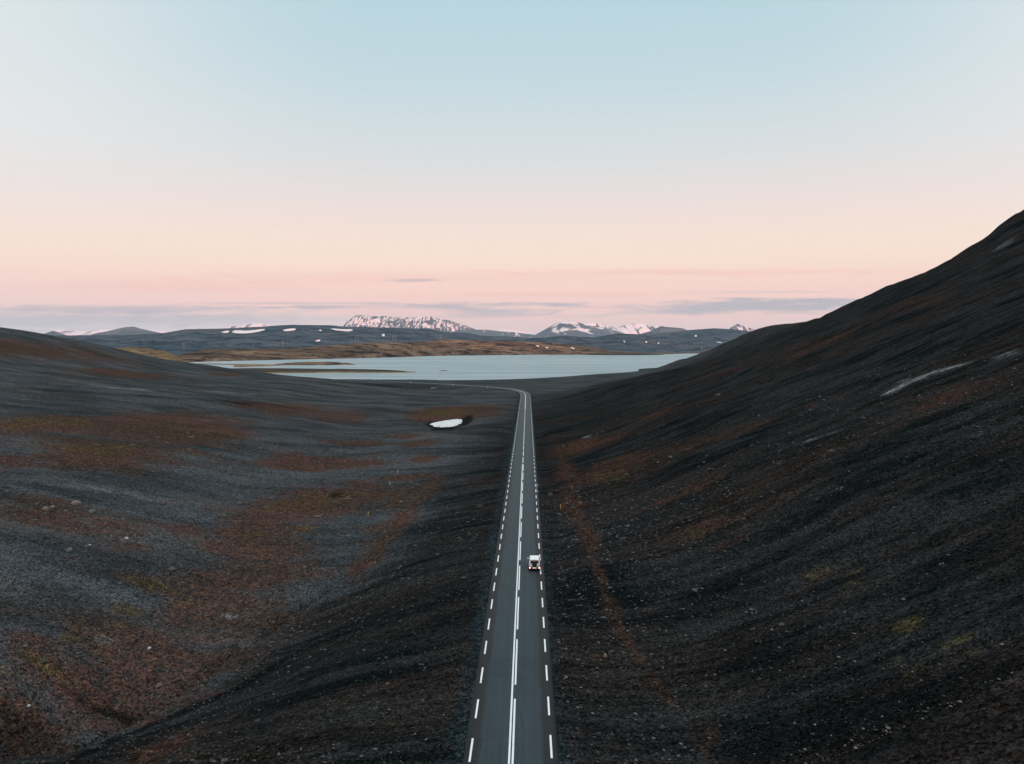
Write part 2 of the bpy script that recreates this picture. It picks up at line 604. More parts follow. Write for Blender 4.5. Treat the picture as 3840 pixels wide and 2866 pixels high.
RUST += line([(2105, 1720), (2135, 1800), (2165, 1930), (2190, 2010), (2225, 2110), (2260, 2220), (2310, 2330), (2400, 2470), (2500, 2610), (2600, 2760), (2680, 2866)], 11, 30, .52)
RUST += line([(1620, 1820), (1540, 1900), (1480, 1980), (1400, 2080), (1320, 2160)], 46, 34, .8)
RUST += line([(1330, 1740), (1180, 1730), (1080, 1745)], 90, 12, .7)
RUST += line([(1560, 1790), (1430, 1800), (1320, 1830)], 60, 14, .6)
RUST += [(120, 2780, 220, 90, .7), (450, 2720, 200, 60, .7), (20, 2640, 120, 70, .6)]
DARK += [(2900, 2450, 420, 120, .8), (3250, 2650, 420, 160, .9), (2700, 2200, 200, 90, .6), (2950, 2780, 300, 90, .8)]  # vignette-like corner darkening put into the colour of the lower right slope
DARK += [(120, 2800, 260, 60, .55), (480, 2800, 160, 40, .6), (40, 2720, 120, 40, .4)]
RUST += [(1560, 1660, 70, 12, .8), (1590, 1720, 60, 14, .7), (1500, 1640, 90, 8, .7), (1230, 1875, 220, 40, .7), (1000, 2060, 240, 60, .75), (850, 2330, 300, 110, .75), (600, 2480, 300, 120, .8), (350, 2600, 300, 110, .8), (120, 2420, 120, 60, .6),
         (900, 2180, 240, 60, .7), (100, 2700, 200, 100, .6), (500, 1650, 350, 70, .55), (130, 1880, 160, 40, .6), (380, 1960, 200, 50, .6), (2560, 1850, 160, 16, .4), (2800, 2010, 160, 16, .4), (2330, 1720, 100, 16, .6),
         (3560, 1480, 200, 40, .4), (3300, 1900, 200, 40, .3), (3000, 1300, 200, 30, .35), (3400, 1150, 220, 30, .3), (2700, 1400, 160, 16, .35)]
MOSS += [(350, 2330, 150, 60, .55), (80, 2600, 120, 90, .6), (620, 2230, 90, 30, .6), (1130, 1990, 150, 40, .5), (1180, 1880, 160, 30, .6), (640, 1690, 120, 30, .5), (120, 1320, 120, 40, .5), (50, 1340, 60, 20, .6)]
PALE += line([(3340, 1470), (3400, 1432), (3480, 1402), (3560, 1380), (3640, 1362)], 30, 8, .8)
PALE += line([(0, 1436), (350, 1446), (600, 1462), (1000, 1478)], 90, 5, .5)
DARK += line([(1040, 2490), (880, 2590), (640, 2690), (420, 2780), (250, 2866)], 40, 12, .9)
DARK += line([(150, 1462), (500, 1482), (800, 1500), (1100, 1530)], 110, 7, .5)
PALE += [(300, 1830, 260, 30, .5), (560, 1900, 200, 26, .45), (780, 1580, 140, 10, .4), (560, 2700, 120, 40, .35)]
rust = np.clip(smooth(.08, .66, blobs(RUST) + .42 * nz1 + .30 * nz2 + .22 * fbm(TX / 4, TY / 2.5, 77, 4)), 0, 1)
rust = rust * (.88 + .12 * smooth(95, 190, TY))
moss = np.clip(smooth(.38, .95, blobs(MOSS) + .50 * nz2 + .25 * nz1 + .5 * fbm(TX / 3, TY / 2.2, 76, 4)), 0, 1) * np.where(TX > 5, .7, 1)
pale = np.clip(smooth(.30, .95, blobs(PALE) + .45 * nz1 + .3 * nz2), 0, 1)
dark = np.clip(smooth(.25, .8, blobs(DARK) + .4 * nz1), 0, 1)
side_u, _ = road_dist(TX, TY)
verge = smooth(3.2, 3.8, np.abs(side_u)) * smooth(5.8, 4.2, np.abs(side_u) + .9 * nz2 + np.where(side_u > 0, .8, 0))
# black scree on the right hill and on the built-up road bank, grey ash on the left hill
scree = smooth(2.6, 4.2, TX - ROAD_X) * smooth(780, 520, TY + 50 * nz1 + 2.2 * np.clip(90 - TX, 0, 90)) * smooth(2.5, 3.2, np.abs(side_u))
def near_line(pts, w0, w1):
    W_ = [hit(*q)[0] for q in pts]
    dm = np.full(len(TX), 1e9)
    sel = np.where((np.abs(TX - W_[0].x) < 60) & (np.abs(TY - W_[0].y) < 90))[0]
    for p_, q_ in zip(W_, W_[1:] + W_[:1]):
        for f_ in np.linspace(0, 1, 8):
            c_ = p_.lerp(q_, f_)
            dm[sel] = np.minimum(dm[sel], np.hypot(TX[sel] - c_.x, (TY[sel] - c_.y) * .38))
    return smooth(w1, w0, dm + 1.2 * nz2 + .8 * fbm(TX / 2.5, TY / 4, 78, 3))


dark = np.maximum(dark, near_line([(1613, 1591), (1625, 1601), (1645, 1603), (1688, 1602), (1717, 1596), (1736, 1586), (1745, 1574), (1758, 1566), (1755, 1582), (1735, 1596), (1690, 1607), (1640, 1608)], .8, 3.6))  # rim of the snow hollow: its shadow painted in, along with wet soil
nz3 = fbm(TX / 5, TY / 3, 75, 4, .6)
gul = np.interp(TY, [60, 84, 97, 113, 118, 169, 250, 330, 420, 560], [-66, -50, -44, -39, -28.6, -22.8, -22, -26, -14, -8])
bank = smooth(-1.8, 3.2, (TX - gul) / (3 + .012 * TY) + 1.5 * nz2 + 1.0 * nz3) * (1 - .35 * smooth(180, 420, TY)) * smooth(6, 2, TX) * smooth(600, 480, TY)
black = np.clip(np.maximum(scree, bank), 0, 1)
warm = smooth(-.2, .6, fbm(TX / 55, TY / 16, 81, 4, .6))

# ---- materials of the ground
M = {}


def mat(name):
    m = bpy.data.materials.new(name)
    m.use_nodes = True
    n = NT(m.node_tree)
    return m, n, n.n['Principled BSDF']


def simple(name, col, rough=.6, metal=0.0, emit=None, es=0.0, spec=None):
    m, n, b = mat(name)
    tn = n.noise(n.new('ShaderNodeTexCoord').outputs['Object'], 6.0, 4.0, .6)
    n.put(b.inputs['Base Color'], n.mix(n.step(tn, .3, .7), tuple(c * .92 for c in col), tuple(min(c * 1.06, 1) for c in col)))
    b.inputs['Roughness'].default_value = rough
    b.inputs['Metallic'].default_value = metal
    if spec is not None:
        b.inputs['Specular IOR Level'].default_value = spec
    if emit:
        b.inputs['Emission Color'].default_value = tuple(emit) + (1,)
        b.inputs['Emission Strength'].default_value = es
    M[name] = m
    return m


def ground_mat():
    m, n, b = mat('volcanic_ground')
    P = n.pos()
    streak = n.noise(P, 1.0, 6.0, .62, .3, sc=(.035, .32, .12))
    streak2 = n.noise(P, 1.0, 5.0, .6, .2, sc=(.12, 1.1, .4))
    soft = n.noise(P, 1.0, 6.0, .6, .4, sc=(.022, .060, .05))
    mid = n.noise(P, .9, 6.0, .65)
    grain = n.noise(P, 5.0, 4.0, .75)
    vor = n.new('ShaderNodeTexVoronoi')
    n.put(vor.inputs['Vector'], P)
    vor.inputs['Scale'].default_value = 4.2
    cell = n.sep(vor.outputs['Color'])[0]
    a = n.attr
    ash = n.mix(n.step(n.math('ADD', n.math('MULTIPLY', soft, .7), n.math('MULTIPLY', streak, .3)), .38, .62), (.024, .028, .030, 1), (.055, .063, .068, 1))
    ash = n.mix(n.math('MULTIPLY', n.attr('warm'), .6), ash, n.mix(n.step(soft, .35, .65), (.034, .028, .026, 1), (.072, .060, .056, 1)))
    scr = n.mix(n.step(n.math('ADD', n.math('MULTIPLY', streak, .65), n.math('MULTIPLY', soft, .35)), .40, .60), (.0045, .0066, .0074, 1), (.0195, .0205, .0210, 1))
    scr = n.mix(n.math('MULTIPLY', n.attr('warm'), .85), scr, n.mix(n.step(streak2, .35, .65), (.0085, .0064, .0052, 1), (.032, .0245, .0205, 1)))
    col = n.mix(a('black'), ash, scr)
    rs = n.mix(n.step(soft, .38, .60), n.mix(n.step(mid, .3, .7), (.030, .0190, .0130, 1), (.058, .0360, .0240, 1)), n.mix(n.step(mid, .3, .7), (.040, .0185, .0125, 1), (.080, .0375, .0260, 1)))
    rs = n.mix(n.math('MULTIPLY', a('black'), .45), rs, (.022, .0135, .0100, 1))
    col = n.mix(n.math('MULTIPLY', a('rust'), n.step(mid, .3, .6, .45, .95)), col, rs)
    ms = n.mix(n.step(mid, .3, .7), (.030, .022, .009, 1), (.085, .060, .024, 1))
    ms = n.mix(n.math('MULTIPLY', a('black'), .5), ms, (.050, .048, .014, 1))
    col = n.mix(n.math('MULTIPLY', a('moss'), n.step(grain, .36, .62, .25, .9)), col, ms)
    pl = n.mix(n.step(grain, .35, .65), (.07, .075, .078, 1), (.26, .27, .28, 1))
    col = n.mix(n.math('MULTIPLY', a('pale'), n.step(streak2, .36, .58, .1, 1.0)), col, pl)
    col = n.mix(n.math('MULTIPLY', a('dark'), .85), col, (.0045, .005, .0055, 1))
    vg = n.mix(n.step(mid, .3, .7), (.010, .017, .020, 1), (.022, .031, .035, 1))
    col = n.mix(n.math('MULTIPLY', a('verge'), .8), col, vg)
    # stone to stone variation
    k = n.math('MULTIPLY', n.step(grain, .28, .72, .25, 1.9), n.lin(cell, 0, 1, .35, 1.7))
    k = n.math('MULTIPLY', k, n.step(mid, .25, .75, .74, 1.28))
    mm = n.new('ShaderNodeVectorMath', operation='SCALE')
    n.put(mm.inputs[0], col)
    n.put(mm.inputs['Scale'], k)
    n.put(b.inputs['Base Color'], mm.outputs[0])
    b.inputs['Roughness'].default_value = .95
    b.inputs['Specular IOR Level'].default_value = 0.0
    h = n.math('ADD', n.math('MULTIPLY', grain, .25), n.math('ADD', n.math('MULTIPLY', n.math('MULTIPLY', streak2, n.lin(n.attr('black'), 0, 1, .25, .8)), 1.0), n.math('MULTIPLY', mid, .5)))
    n.put(b.inputs['Normal'], n.bump(h, .8, .55))
    return m


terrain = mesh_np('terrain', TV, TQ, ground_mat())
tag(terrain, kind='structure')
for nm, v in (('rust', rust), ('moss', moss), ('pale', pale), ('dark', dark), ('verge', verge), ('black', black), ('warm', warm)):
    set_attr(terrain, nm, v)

# base sheet of land under everything, out to the horizon
m, n, b = mat('far_ground')
P = n.pos()
n.put(b.inputs['Base Color'], n.mix(n.noise(P, .002, 6, .6), (.05, .045, .042, 1), (.09, .08, .07, 1)))
b.inputs['Roughness'].default_value = .95
gv = [(x, y, -26.0) for y in np.linspace(-3800, 23800, 24) for x in np.linspace(-18800, 16800, 24)]
ground = tag(mesh_np('ground', gv, grid_quads(24, 24), m), kind='structure')

# ------------------------------------------------------------------ lake
m, n, b = mat('lake_water')
P = n.pos()
n.put(b.inputs['Base Color'], n.mix(n.step(n.noise(P, 1.0, 5, .6, .5, sc=(.0015, .009, .01)), .35, .65), (.135, .225, .25, 1), (.26, .345, .365, 1)))
b.inputs['IOR'].default_value = 1.30
b.inputs['Roughness'].default_value = .22
wv = n.noise(P, 1.0, 5, .6, .4, sc=(.012, .07, .02))
wv2 = n.noise(P, 1.0, 4, .6, .2, sc=(.08, .40, .1))
n.put(b.inputs['Roughness'], n.step(wv, .3, .7, .30, .42))
n.put(b.inputs['Normal'], n.bump(n.math('ADD', wv, n.math('MULTIPLY', wv2, .5)), .8, 4.0))
lv = [(x, y, LAKE_Z) for y in np.linspace(900, 6500, 30) for x in np.linspace(-1900, 2300, 30)]
lake = tag(mesh_np('lake', lv, grid_quads(30, 30), m), kind='structure')


# ------------------------------------------------------------------ far hills and mountains
def prof(pts, x):
    p = np.array(sorted(pts), float)
    return np.interp(x, p[:, 0], p[:, 1])


def relief(name, ridge, Yr, front, mat_, ncol=420, nrow=70, amp=12, seed=1, fz=LAKE_Z - 2, back=900, wl=260, stretch=1.0, expo=1.0, rj=0.0, ridged=False, key=None):
    """a hill as a height field: foot at `front` (its depth per pixel column), crest at `ridge`, falling away behind"""
    x0, x1 = min(p[0] for p in ridge), max(p[0] for p in ridge)
    px = np.linspace(x0, x1, ncol)
    py = prof(ridge, px)
    yr = prof(Yr, px) if isinstance(Yr, list) else np.full(ncol, float(Yr))
    yf = prof(front, px) if isinstance(front, list) else np.full(ncol, float(front))
    d = fw[None] + rt[None] * ((px - 1920) / F)[:, None] + up[None] * ((1433 - py) / F)[:, None]
    tx = d[:, 0] / d[:, 1]
    zr = CZ + yr * d[:, 2] / d[:, 1]
    nb = nrow // 3
    v = np.concatenate([np.linspace(0, 1, nrow), 1 + np.linspace(0, 1, nb + 1)[1:]])
    V, H = [], []
    for vv in v:
        if vv <= 1:
            Y = yf + (yr - yf) * vv
            s = vv ** expo
            z = fz + (zr - fz) * s
            env = (4 * vv * (1 - vv)) ** .7 if vv < 1 else 0.0
        else:
            Y = yr + back * (vv - 1)
            s = 1 - (vv - 1) ** 1.4
            z = fz + (zr - fz) * s
            env = 0.0
        X = tx * Y
        nzv = fbm(X / wl, Y / (wl * stretch), seed, 6, .55, ridged)
        hh = np.maximum(zr - fz, 0)
        z = z + env * amp * nzv * np.clip(hh / 60, .1, 1.5) - rj * smooth(.8, 1, min(vv, 1)) * np.abs(fbm(X / (wl * .2), Y * 0 + seed, seed + 5, 4)) * np.clip(hh / 60, 0, 1)
        V.append(np.stack([X, Y, z], 1))
        H.append(np.full(ncol, min(vv, 2 - vv)))
    V = np.concatenate(V)
    Q = grid_quads(len(v), ncol)
    o = mesh_np(name, V, Q, mat_)
    set_attr(o, 'up_slope', np.concatenate(H))
    tag(o, kind='structure')
    BVH[key or name + str(seed)] = BVHTree.FromPolygons(V.tolist(), Q.tolist())
    return o


def heath_mat(name, c1, c2, c3, c4, sc=.004, k=1.0):
    m, n, b = mat(name)
    P = n.pos()
    a = n.noise(P, sc, 8, .62, .5, sc=(1, 1.5, 4))
    c = n.noise(P, sc * 3.2, 8, .65, .4, sc=(1, 1.2, 5))
    g = n.noise(P, sc * 12, 5, .65, .2, sc=(1.6, .7, .4))
    col = n.mix(n.step(a, .40, .60), c1, c2)
    col = n.mix(n.step(c, .47, .60), col, c3)
    col = n.mix(n.math('MULTIPLY', n.step(g, .50, .66), .75), col, c4)
    n.put(b.inputs['Base Color'], col)
    b.inputs['Roughness'].default_value = .95
    b.inputs['Specular IOR Level'].default_value = 0.0
    n.put(b.inputs['Normal'], n.bump(n.math('ADD', a, n.math('MULTIPLY', g, .3)), .6, .06 / sc))
    return m


def snow_mat(name, lo, hi, cover, wl=60.0, sz=.13):
    """bare rock, blue haze put into its colour, with snow lying in down-slope gullies"""
    m, n, b = mat(name)
    P = n.pos()
    z = n.sep(P)[2]
    st = n.noise(P, 1 / wl, 5, .58, .35, sc=(1.0, sz, sz))
    bg = n.noise(P, 1 / (wl * 9), 3, .5)
    h = n.lin(z, lo, hi, -.14, .10)
    v = n.math('ADD', n.math('ADD', st, h), n.math('MULTIPLY', n.math('SUBTRACT', bg, .5), .45))
    msk = n.step(v, .54 - cover, .62 - cover)
    rk = n.mix(n.step(st, .3, .7), (.045, .075, .100, 1), (.075, .10, .125, 1))  # rock tinted blue for distance haze
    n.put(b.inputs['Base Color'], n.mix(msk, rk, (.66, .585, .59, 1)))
    b.inputs['Roughness'].default_value = .85
    n.put(b.inputs['Normal'], n.bump(st, .5, wl * .5))
    return m


gold = heath_mat('golden_heath', (.17, .115, .060, 1), (.24, .165, .085, 1), (.085, .050, .034, 1), (.06, .040, .03, 1), .008)
brown = heath_mat('brown_heath', (.105, .064, .044, 1), (.215, .140, .088, 1), (.020, .017, .017, 1), (.046, .030, .025, 1), .0034)
slate = heath_mat('hazed_moor', (.046, .074, .096, 1), (.080, .094, .106, 1), (.014, .030, .042, 1), (.042, .056, .068, 1), .0018)  # blue haze over the plateau put into the moor colour
scar = heath_mat('grey_scar', (.075, .070, .070, 1), (.11, .10, .095, 1), (.05, .048, .05, 1), (.13, .12, .115, 1), .006)


def shore(pts):
    """depth of a shoreline at lake level, from where it shows"""
    out = []
    for px, py in pts:
        d = ray(px, py)
        k = (LAKE_Z - CZ) / d[2]
        out.append((px, d[1] * k))
    return out


SH = shore([(300, 1362), (560, 1361), (700, 1360), (760, 1357), (1000, 1351), (1250, 1346), (1500, 1340), (1634, 1335), (2000, 1331), (2200, 1331), (2350, 1331), (2486, 1330.5), (2560, 1327), (2800, 1325)])
# brown hills along the far shore
relief('hill', [(640, 1350), (690, 1326), (760, 1312), (844, 1307), (1097, 1307), (1200, 1298), (1314, 1290), (1400, 1286), (1500, 1287), (1560, 1292), (1640, 1310), (1700, 1325), (1760, 1340)],
       [(640, 2700), (1100, 3000), (1500, 3600), (1600, 4200), (1760, 4700)], [(a, bb) for a, bb in SH], brown, 520, 80, 9, 2, back=500, wl=150, expo=.6, key='shore_a')
relief('hill', [(1380, 1335), (1440, 1302), (1480, 1288), (1560, 1283), (1691, 1274), (1760, 1277), (1864, 1279), (1990, 1283), (2100, 1288), (2200, 1300), (2300, 1314), (2450, 1322), (2620, 1320), (2800, 1318)],
       [(1380, 3700), (1700, 4300), (2100, 4700), (2450, 5000), (2800, 5700)], [(a, bb + 4) for a, bb in SH], brown, 560, 80, 16, 3, back=600, wl=240, expo=.7, key='shore_b')
# near golden knoll by the left end of the lake
relief('hill', [(340, 1330), (410, 1305), (480, 1302), (560, 1306), (620, 1318), (690, 1340), (752, 1360)], 2350, [(340, 1900), (752, 2150)], gold, 200, 50, 8, 4, back=300, wl=90, expo=.7, key='knoll')
# broad dark plateau
relief('hill', [(60, 1300), (140, 1266), (169, 1257), (248, 1258), (420, 1257), (596, 1252), (695, 1235), (845, 1232), (994, 1224.5), (1014, 1222), (1094, 1218), (1159, 1219), (1242, 1220), (1293, 1225), (1500, 1230),
                (1557, 1232), (1607, 1230.5), (1634, 1239), (1691, 1247), (1749, 1248), (1807, 1259), (1902, 1262), (1979, 1267), (2100, 1272), (2200, 1290), (2260, 1310)],
       [(60, 5600), (700, 6200), (1300, 6600), (2260, 7200)], [(60, 2600), (700, 3100), (1200, 3500), (2260, 4700)], slate, 640, 110, 26, 5, back=1500, wl=520, expo=1.0, rj=2.0, key='plateau')
relief('hill', [(1900, 1300), (1979, 1268), (2079, 1265), (2122, 1259), (2180, 1264), (2229, 1265), (2280, 1256), (2315, 1250), (2358, 1252), (2422, 1255), (2500, 1262), (2600, 1275), (2700, 1290), (2850, 1310)],
       [(1900, 5600), (2850, 6400)], [(1900, 4500), (2200, 4400), (2850, 5300)], slate, 420, 90, 36, 6, back=1200, wl=340, expo=.9, rj=5.0, key='crags')
relief('hill', [(2280, 1290), (2400, 1262), (2480, 1250), (2572, 1239), (2679, 1231), (2765, 1236), (2830, 1246), (2950, 1262), (3100, 1290)], 8200, 6000, slate, 300, 70, 30, 7, back=1500, wl=600, rj=2.0, key='dome')
# far ranges, the blue of the haze put into the rock colour
rock = heath_mat('hazed_rock', (.085, .115, .135, 1), (.12, .14, .155, 1), (.065, .09, .11, 1), (.10, .115, .13, 1), .0012)
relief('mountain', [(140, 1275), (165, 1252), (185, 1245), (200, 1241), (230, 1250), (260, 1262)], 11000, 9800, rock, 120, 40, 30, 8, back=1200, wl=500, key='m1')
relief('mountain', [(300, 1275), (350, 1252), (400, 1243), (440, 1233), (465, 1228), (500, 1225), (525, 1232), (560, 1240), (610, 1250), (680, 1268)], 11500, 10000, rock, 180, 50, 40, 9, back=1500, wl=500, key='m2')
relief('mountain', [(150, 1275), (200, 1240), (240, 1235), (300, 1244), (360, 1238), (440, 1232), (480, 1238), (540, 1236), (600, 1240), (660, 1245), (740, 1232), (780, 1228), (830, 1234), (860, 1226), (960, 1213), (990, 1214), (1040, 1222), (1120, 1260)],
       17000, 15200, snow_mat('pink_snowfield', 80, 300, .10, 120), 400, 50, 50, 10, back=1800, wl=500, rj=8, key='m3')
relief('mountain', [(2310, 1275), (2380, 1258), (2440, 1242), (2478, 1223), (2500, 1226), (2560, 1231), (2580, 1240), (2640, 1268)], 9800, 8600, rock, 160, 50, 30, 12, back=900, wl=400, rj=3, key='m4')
big = snow_mat('gullied_snow_rock', -200, 700, .012, 36)
relief('mountain', [(1255, 1260), (1275, 1238), (1300, 1210), (1330, 1184), (1344, 1180), (1380, 1185), (1420, 1184), (1470, 1189), (1500, 1188), (1545, 1191), (1590, 1184), (1620, 1187), (1650, 1196), (1680, 1201), (1720, 1213), (1750, 1224), (1780, 1236), (1840, 1262)],
       15000, 12800, big, 520, 110, 100, 13, back=2500, wl=300, stretch=3.0, rj=14, ridged=True, key='m5')
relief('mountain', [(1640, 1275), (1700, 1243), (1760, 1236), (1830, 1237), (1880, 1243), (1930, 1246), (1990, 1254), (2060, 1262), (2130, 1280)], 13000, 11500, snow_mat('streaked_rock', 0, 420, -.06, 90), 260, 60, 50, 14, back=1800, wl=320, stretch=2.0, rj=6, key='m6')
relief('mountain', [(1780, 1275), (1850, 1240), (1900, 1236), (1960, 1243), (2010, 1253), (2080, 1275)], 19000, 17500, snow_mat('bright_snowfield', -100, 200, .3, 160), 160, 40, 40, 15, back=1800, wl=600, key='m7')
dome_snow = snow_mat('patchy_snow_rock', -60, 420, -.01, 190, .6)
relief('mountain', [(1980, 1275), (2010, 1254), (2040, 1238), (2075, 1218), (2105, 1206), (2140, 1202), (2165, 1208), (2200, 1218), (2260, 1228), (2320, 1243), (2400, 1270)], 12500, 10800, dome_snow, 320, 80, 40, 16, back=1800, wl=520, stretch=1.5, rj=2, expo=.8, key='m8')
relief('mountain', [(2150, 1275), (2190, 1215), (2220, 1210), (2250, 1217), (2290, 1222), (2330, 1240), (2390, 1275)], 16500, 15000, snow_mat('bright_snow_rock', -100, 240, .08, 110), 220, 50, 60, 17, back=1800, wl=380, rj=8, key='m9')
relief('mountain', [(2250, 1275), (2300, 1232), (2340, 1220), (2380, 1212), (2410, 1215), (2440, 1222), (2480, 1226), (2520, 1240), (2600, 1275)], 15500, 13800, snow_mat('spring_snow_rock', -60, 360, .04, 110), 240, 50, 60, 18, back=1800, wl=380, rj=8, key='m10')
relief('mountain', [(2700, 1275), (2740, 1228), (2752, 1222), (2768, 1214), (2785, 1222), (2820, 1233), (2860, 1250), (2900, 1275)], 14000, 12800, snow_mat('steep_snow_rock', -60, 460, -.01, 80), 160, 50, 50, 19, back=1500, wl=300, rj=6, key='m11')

# unseen ridge added behind the drone to keep the low sun off the valley
rx = np.linspace(-4000, 8000, 160)
V = []
for v_ in np.linspace(-1, 1, 24):
    zz = 255 + 30 * fbm(rx / 900, rx * 0, 90, 4)
    V.append(np.stack([rx, np.full_like(rx, -1700 + 700 * v_), -26 + (zz + 26) * (1 - abs(v_)) ** .9], 1))
tag(mesh_np('hill', np.concatenate(V), grid_quads(24, 160), slate), kind='structure')


# ------------------------------------------------------------------ sandbars and islands in the lake
def bar(name, outline, hgt, mat_, seed, label_=None):
    """low land of the lake given by its waterline (image points on the water) and a height"""
    P = []
    for px, py in outline:
        d = ray(px, py)
        k = (LAKE_Z - CZ) / d[2]
        P.append(np.array([d[0] * k, d[1] * k]))
    P = np.array(P)
    P = chaikin(np.vstack([P, P[:1]]), 2)[:-1]
    c = P.mean(0)
    V, rings = [], [1.0, .96, .85, .65, .4, .15]
    hz = [-1.0, .25, .6, .85, 1.0, 1.05]
    for r, h in zip(rings, hz):
        q = c + (P - c) * r
        z = LAKE_Z + (h if h < 0 else h * hgt * (1 + .5 * fbm(q[:, 0] / 25, q[:, 1] / 60, seed, 4)))
        V.append(np.stack([q[:, 0], q[:, 1], np.broadcast_to(z, len(q))], 1))
    n_ = len(P)
    V.append(np.array([[c[0], c[1], LAKE_Z + hgt * 1.05]]))
    V = np.concatenate(V)
    me = bpy.data.meshes.new(name)
    faces = []
    for i in range(len(rings) - 1):
        for j in range(n_):
            faces.append((i * n_ + j, i * n_ + (j + 1) % n_, (i + 1) * n_ + (j + 1) % n_, (i + 1) * n_ + j))
    for j in range(n_):
        faces.append(((len(rings) - 1) * n_ + j, (len(rings) - 1) * n_ + (j + 1) % n_, len(V) - 1))
    me.from_pydata(V.tolist(), [], faces)
    me.materials.append(mat_)
    for f in me.polygons:
        f.use_smooth = True
    o = bpy.data.objects.new(name, me)
    COL.objects.link(o)
    return tag(o, kind='structure')


sand = heath_mat('dry_grass_sand', (.22, .15, .08, 1), (.30, .21, .11, 1), (.10, .06, .035, 1), (.16, .11, .06, 1), .02)
dbank = heath_mat('dark_bank', (.045, .045, .045, 1), (.06, .058, .055, 1), (.07, .05, .03, 1), (.035, .035, .036, 1), .015)
bar('island', [(1020, 1369), (1100, 1364), (1206, 1362.5), (1290, 1364), (1350, 1368), (1290, 1369.5), (1150, 1370.5)], 5.0, brown, 1)
bar('sandbar', [(700, 1364), (760, 1363), (900, 1366), (1080, 1368.5), (1080, 1370.5), (1000, 1374), (900, 1378), (860, 1376.5), (960, 1371.5), (760, 1366)], .7, sand, 2)
bar('island', [(760, 1384), (960, 1381.5), (1200, 1385), (1450, 1387), (1560, 1394), (1500, 1397.5), (1200, 1396), (1000, 1398), (850, 1397)], 2.2, dbank, 3)
bar('sandbar', [(960, 1398), (1100, 1396), (1300, 1395), (1480, 1390.5), (1575, 1394.5), (1570, 1397), (1490, 1399.5), (1300, 1398), (1100, 1399.5), (1000, 1401.5)], 1.0, sand, 4)
bar('island', [(1645, 1390.5), (1665, 1389.6), (1685, 1391), (1665, 1391.6)], .6, dbank, 5)
bar('island', [(2190, 1331.5), (2300, 1329.5), (2480, 1329.5), (2500, 1331), (2400, 1333), (2260, 1333)], 7.0, dbank, 6)

# ------------------------------------------------------------------ road
road = bpy.data.objects.new('road', None)
COL.objects.link(road)
tag(road, kind='structure')


def strip(name, u0, u1, s0, s1, dz, mat_, parent=road, n_u=2, ds=2.0):
    ss = np.arange(s0, s1, ds)
    ss = np.append(ss, s1)
    cx, cy = np.interp(ss, RS, RC[:, 0]), np.interp(ss, RS, RC[:, 1])
    nx, ny = np.interp(ss, RS, RNOR[:, 0]), np.interp(ss, RS, RNOR[:, 1])
    uu = np.linspace(u0, u1, n_u)
    X = cx[:, None] + nx[:, None] * uu
    Y = cy[:, None] + ny[:, None] * uu
    Z = np.broadcast_to((road_z(cy) + dz)[:, None], X.shape) - .02 * np.abs(uu)[None]
    o = mesh_np(name, np.stack([X, Y, Z], -1).reshape(-1, 3), grid_quads(len(ss), n_u), mat_, parent)
    return o, np.broadcast_to(uu[None], X.shape), np.broadcast_to(ss[:, None], X.shape)


m, n, b = mat('asphalt')
P = n.pos()
u = n.attr('lateral')
au = n.math('ABSOLUTE', u)
fine = n.noise(P, 9.0, 4, .7)
long_ = n.noise(P, 1.0, 5, .6, .1, sc=(2.2, .05, 1))
blot = n.noise(P, .35, 5, .6)
col = n.mix(n.step(fine, .25, .75), (.021, .034, .041, 1), (.042, .061, .071, 1))
col = n.mix(n.step(long_, .35, .7, 0, .5), col, (.020, .030, .035, 1))
wheel = n.math('ADD', n.step(n.math('ABSOLUTE', n.math('SUBTRACT', au, .85)), .32, .08), n.step(n.math('ABSOLUTE', n.math('SUBTRACT', au, 2.0)), .3, .08))
col = n.mix(n.math('MULTIPLY', wheel, .22), col, (.016, .024, .029, 1))
edge = n.step(n.math('ADD', au, n.math('MULTIPLY', n.math('SUBTRACT', blot, .5), .7)), 2.15, 2.75)
crk = n.new('ShaderNodeTexVoronoi', feature='DISTANCE_TO_EDGE')
n.put(crk.inputs['Vector'], P)
crk.inputs['Scale'].default_value = .16
col = n.mix(n.math('MULTIPLY', n.step(n.math('ADD', crk.outputs['Distance'], n.math('MULTIPLY', fine, .02)), .024, .012), n.step(blot, .45, .6, 0, .6)), col, (.008, .011, .013, 1))
patch = n.step(n.noise(n.comb(n.step(u, -.05, .05), n.math('MULTIPLY', n.sep(P)[1], .03), 1.0), 3.0, 1, .5), .60, .61)
col = n.mix(n.math('MULTIPLY', patch, .28), col, (.015, .023, .027, 1))
col = n.mix(n.step(blot, .3, .75, 0, .35), col, (.046, .060, .067, 1))
col = n.mix(n.math('MULTIPLY', edge, .85), col, n.mix(n.step(fine, .3, .7), (.0125, .0120, .0115, 1), (.0235, .0215, .0200, 1)))
rag = n.step(n.math('ADD', au, n.math('MULTIPLY', n.math('SUBTRACT', n.noise(P, 2.6, 5, .7), .5), 1.1)), 3.15, 3.5)
col = n.mix(rag, col, n.mix(n.step(fine, .35, .65), (.005, .007, .008, 1), (.020, .024, .026, 1)))
n.put(b.inputs['Base Color'], col)
b.inputs['Roughness'].default_value = .6
b.inputs['Specular IOR Level'].default_value = .11
n.put(b.inputs['Normal'], n.bump(fine, .3, .02))
asph, uu, ss = strip('asphalt', -3.55, 3.55, 0, RS[-1] - 1, 0.0, m, n_u=13)
set_attr(asph, 'lateral', uu)
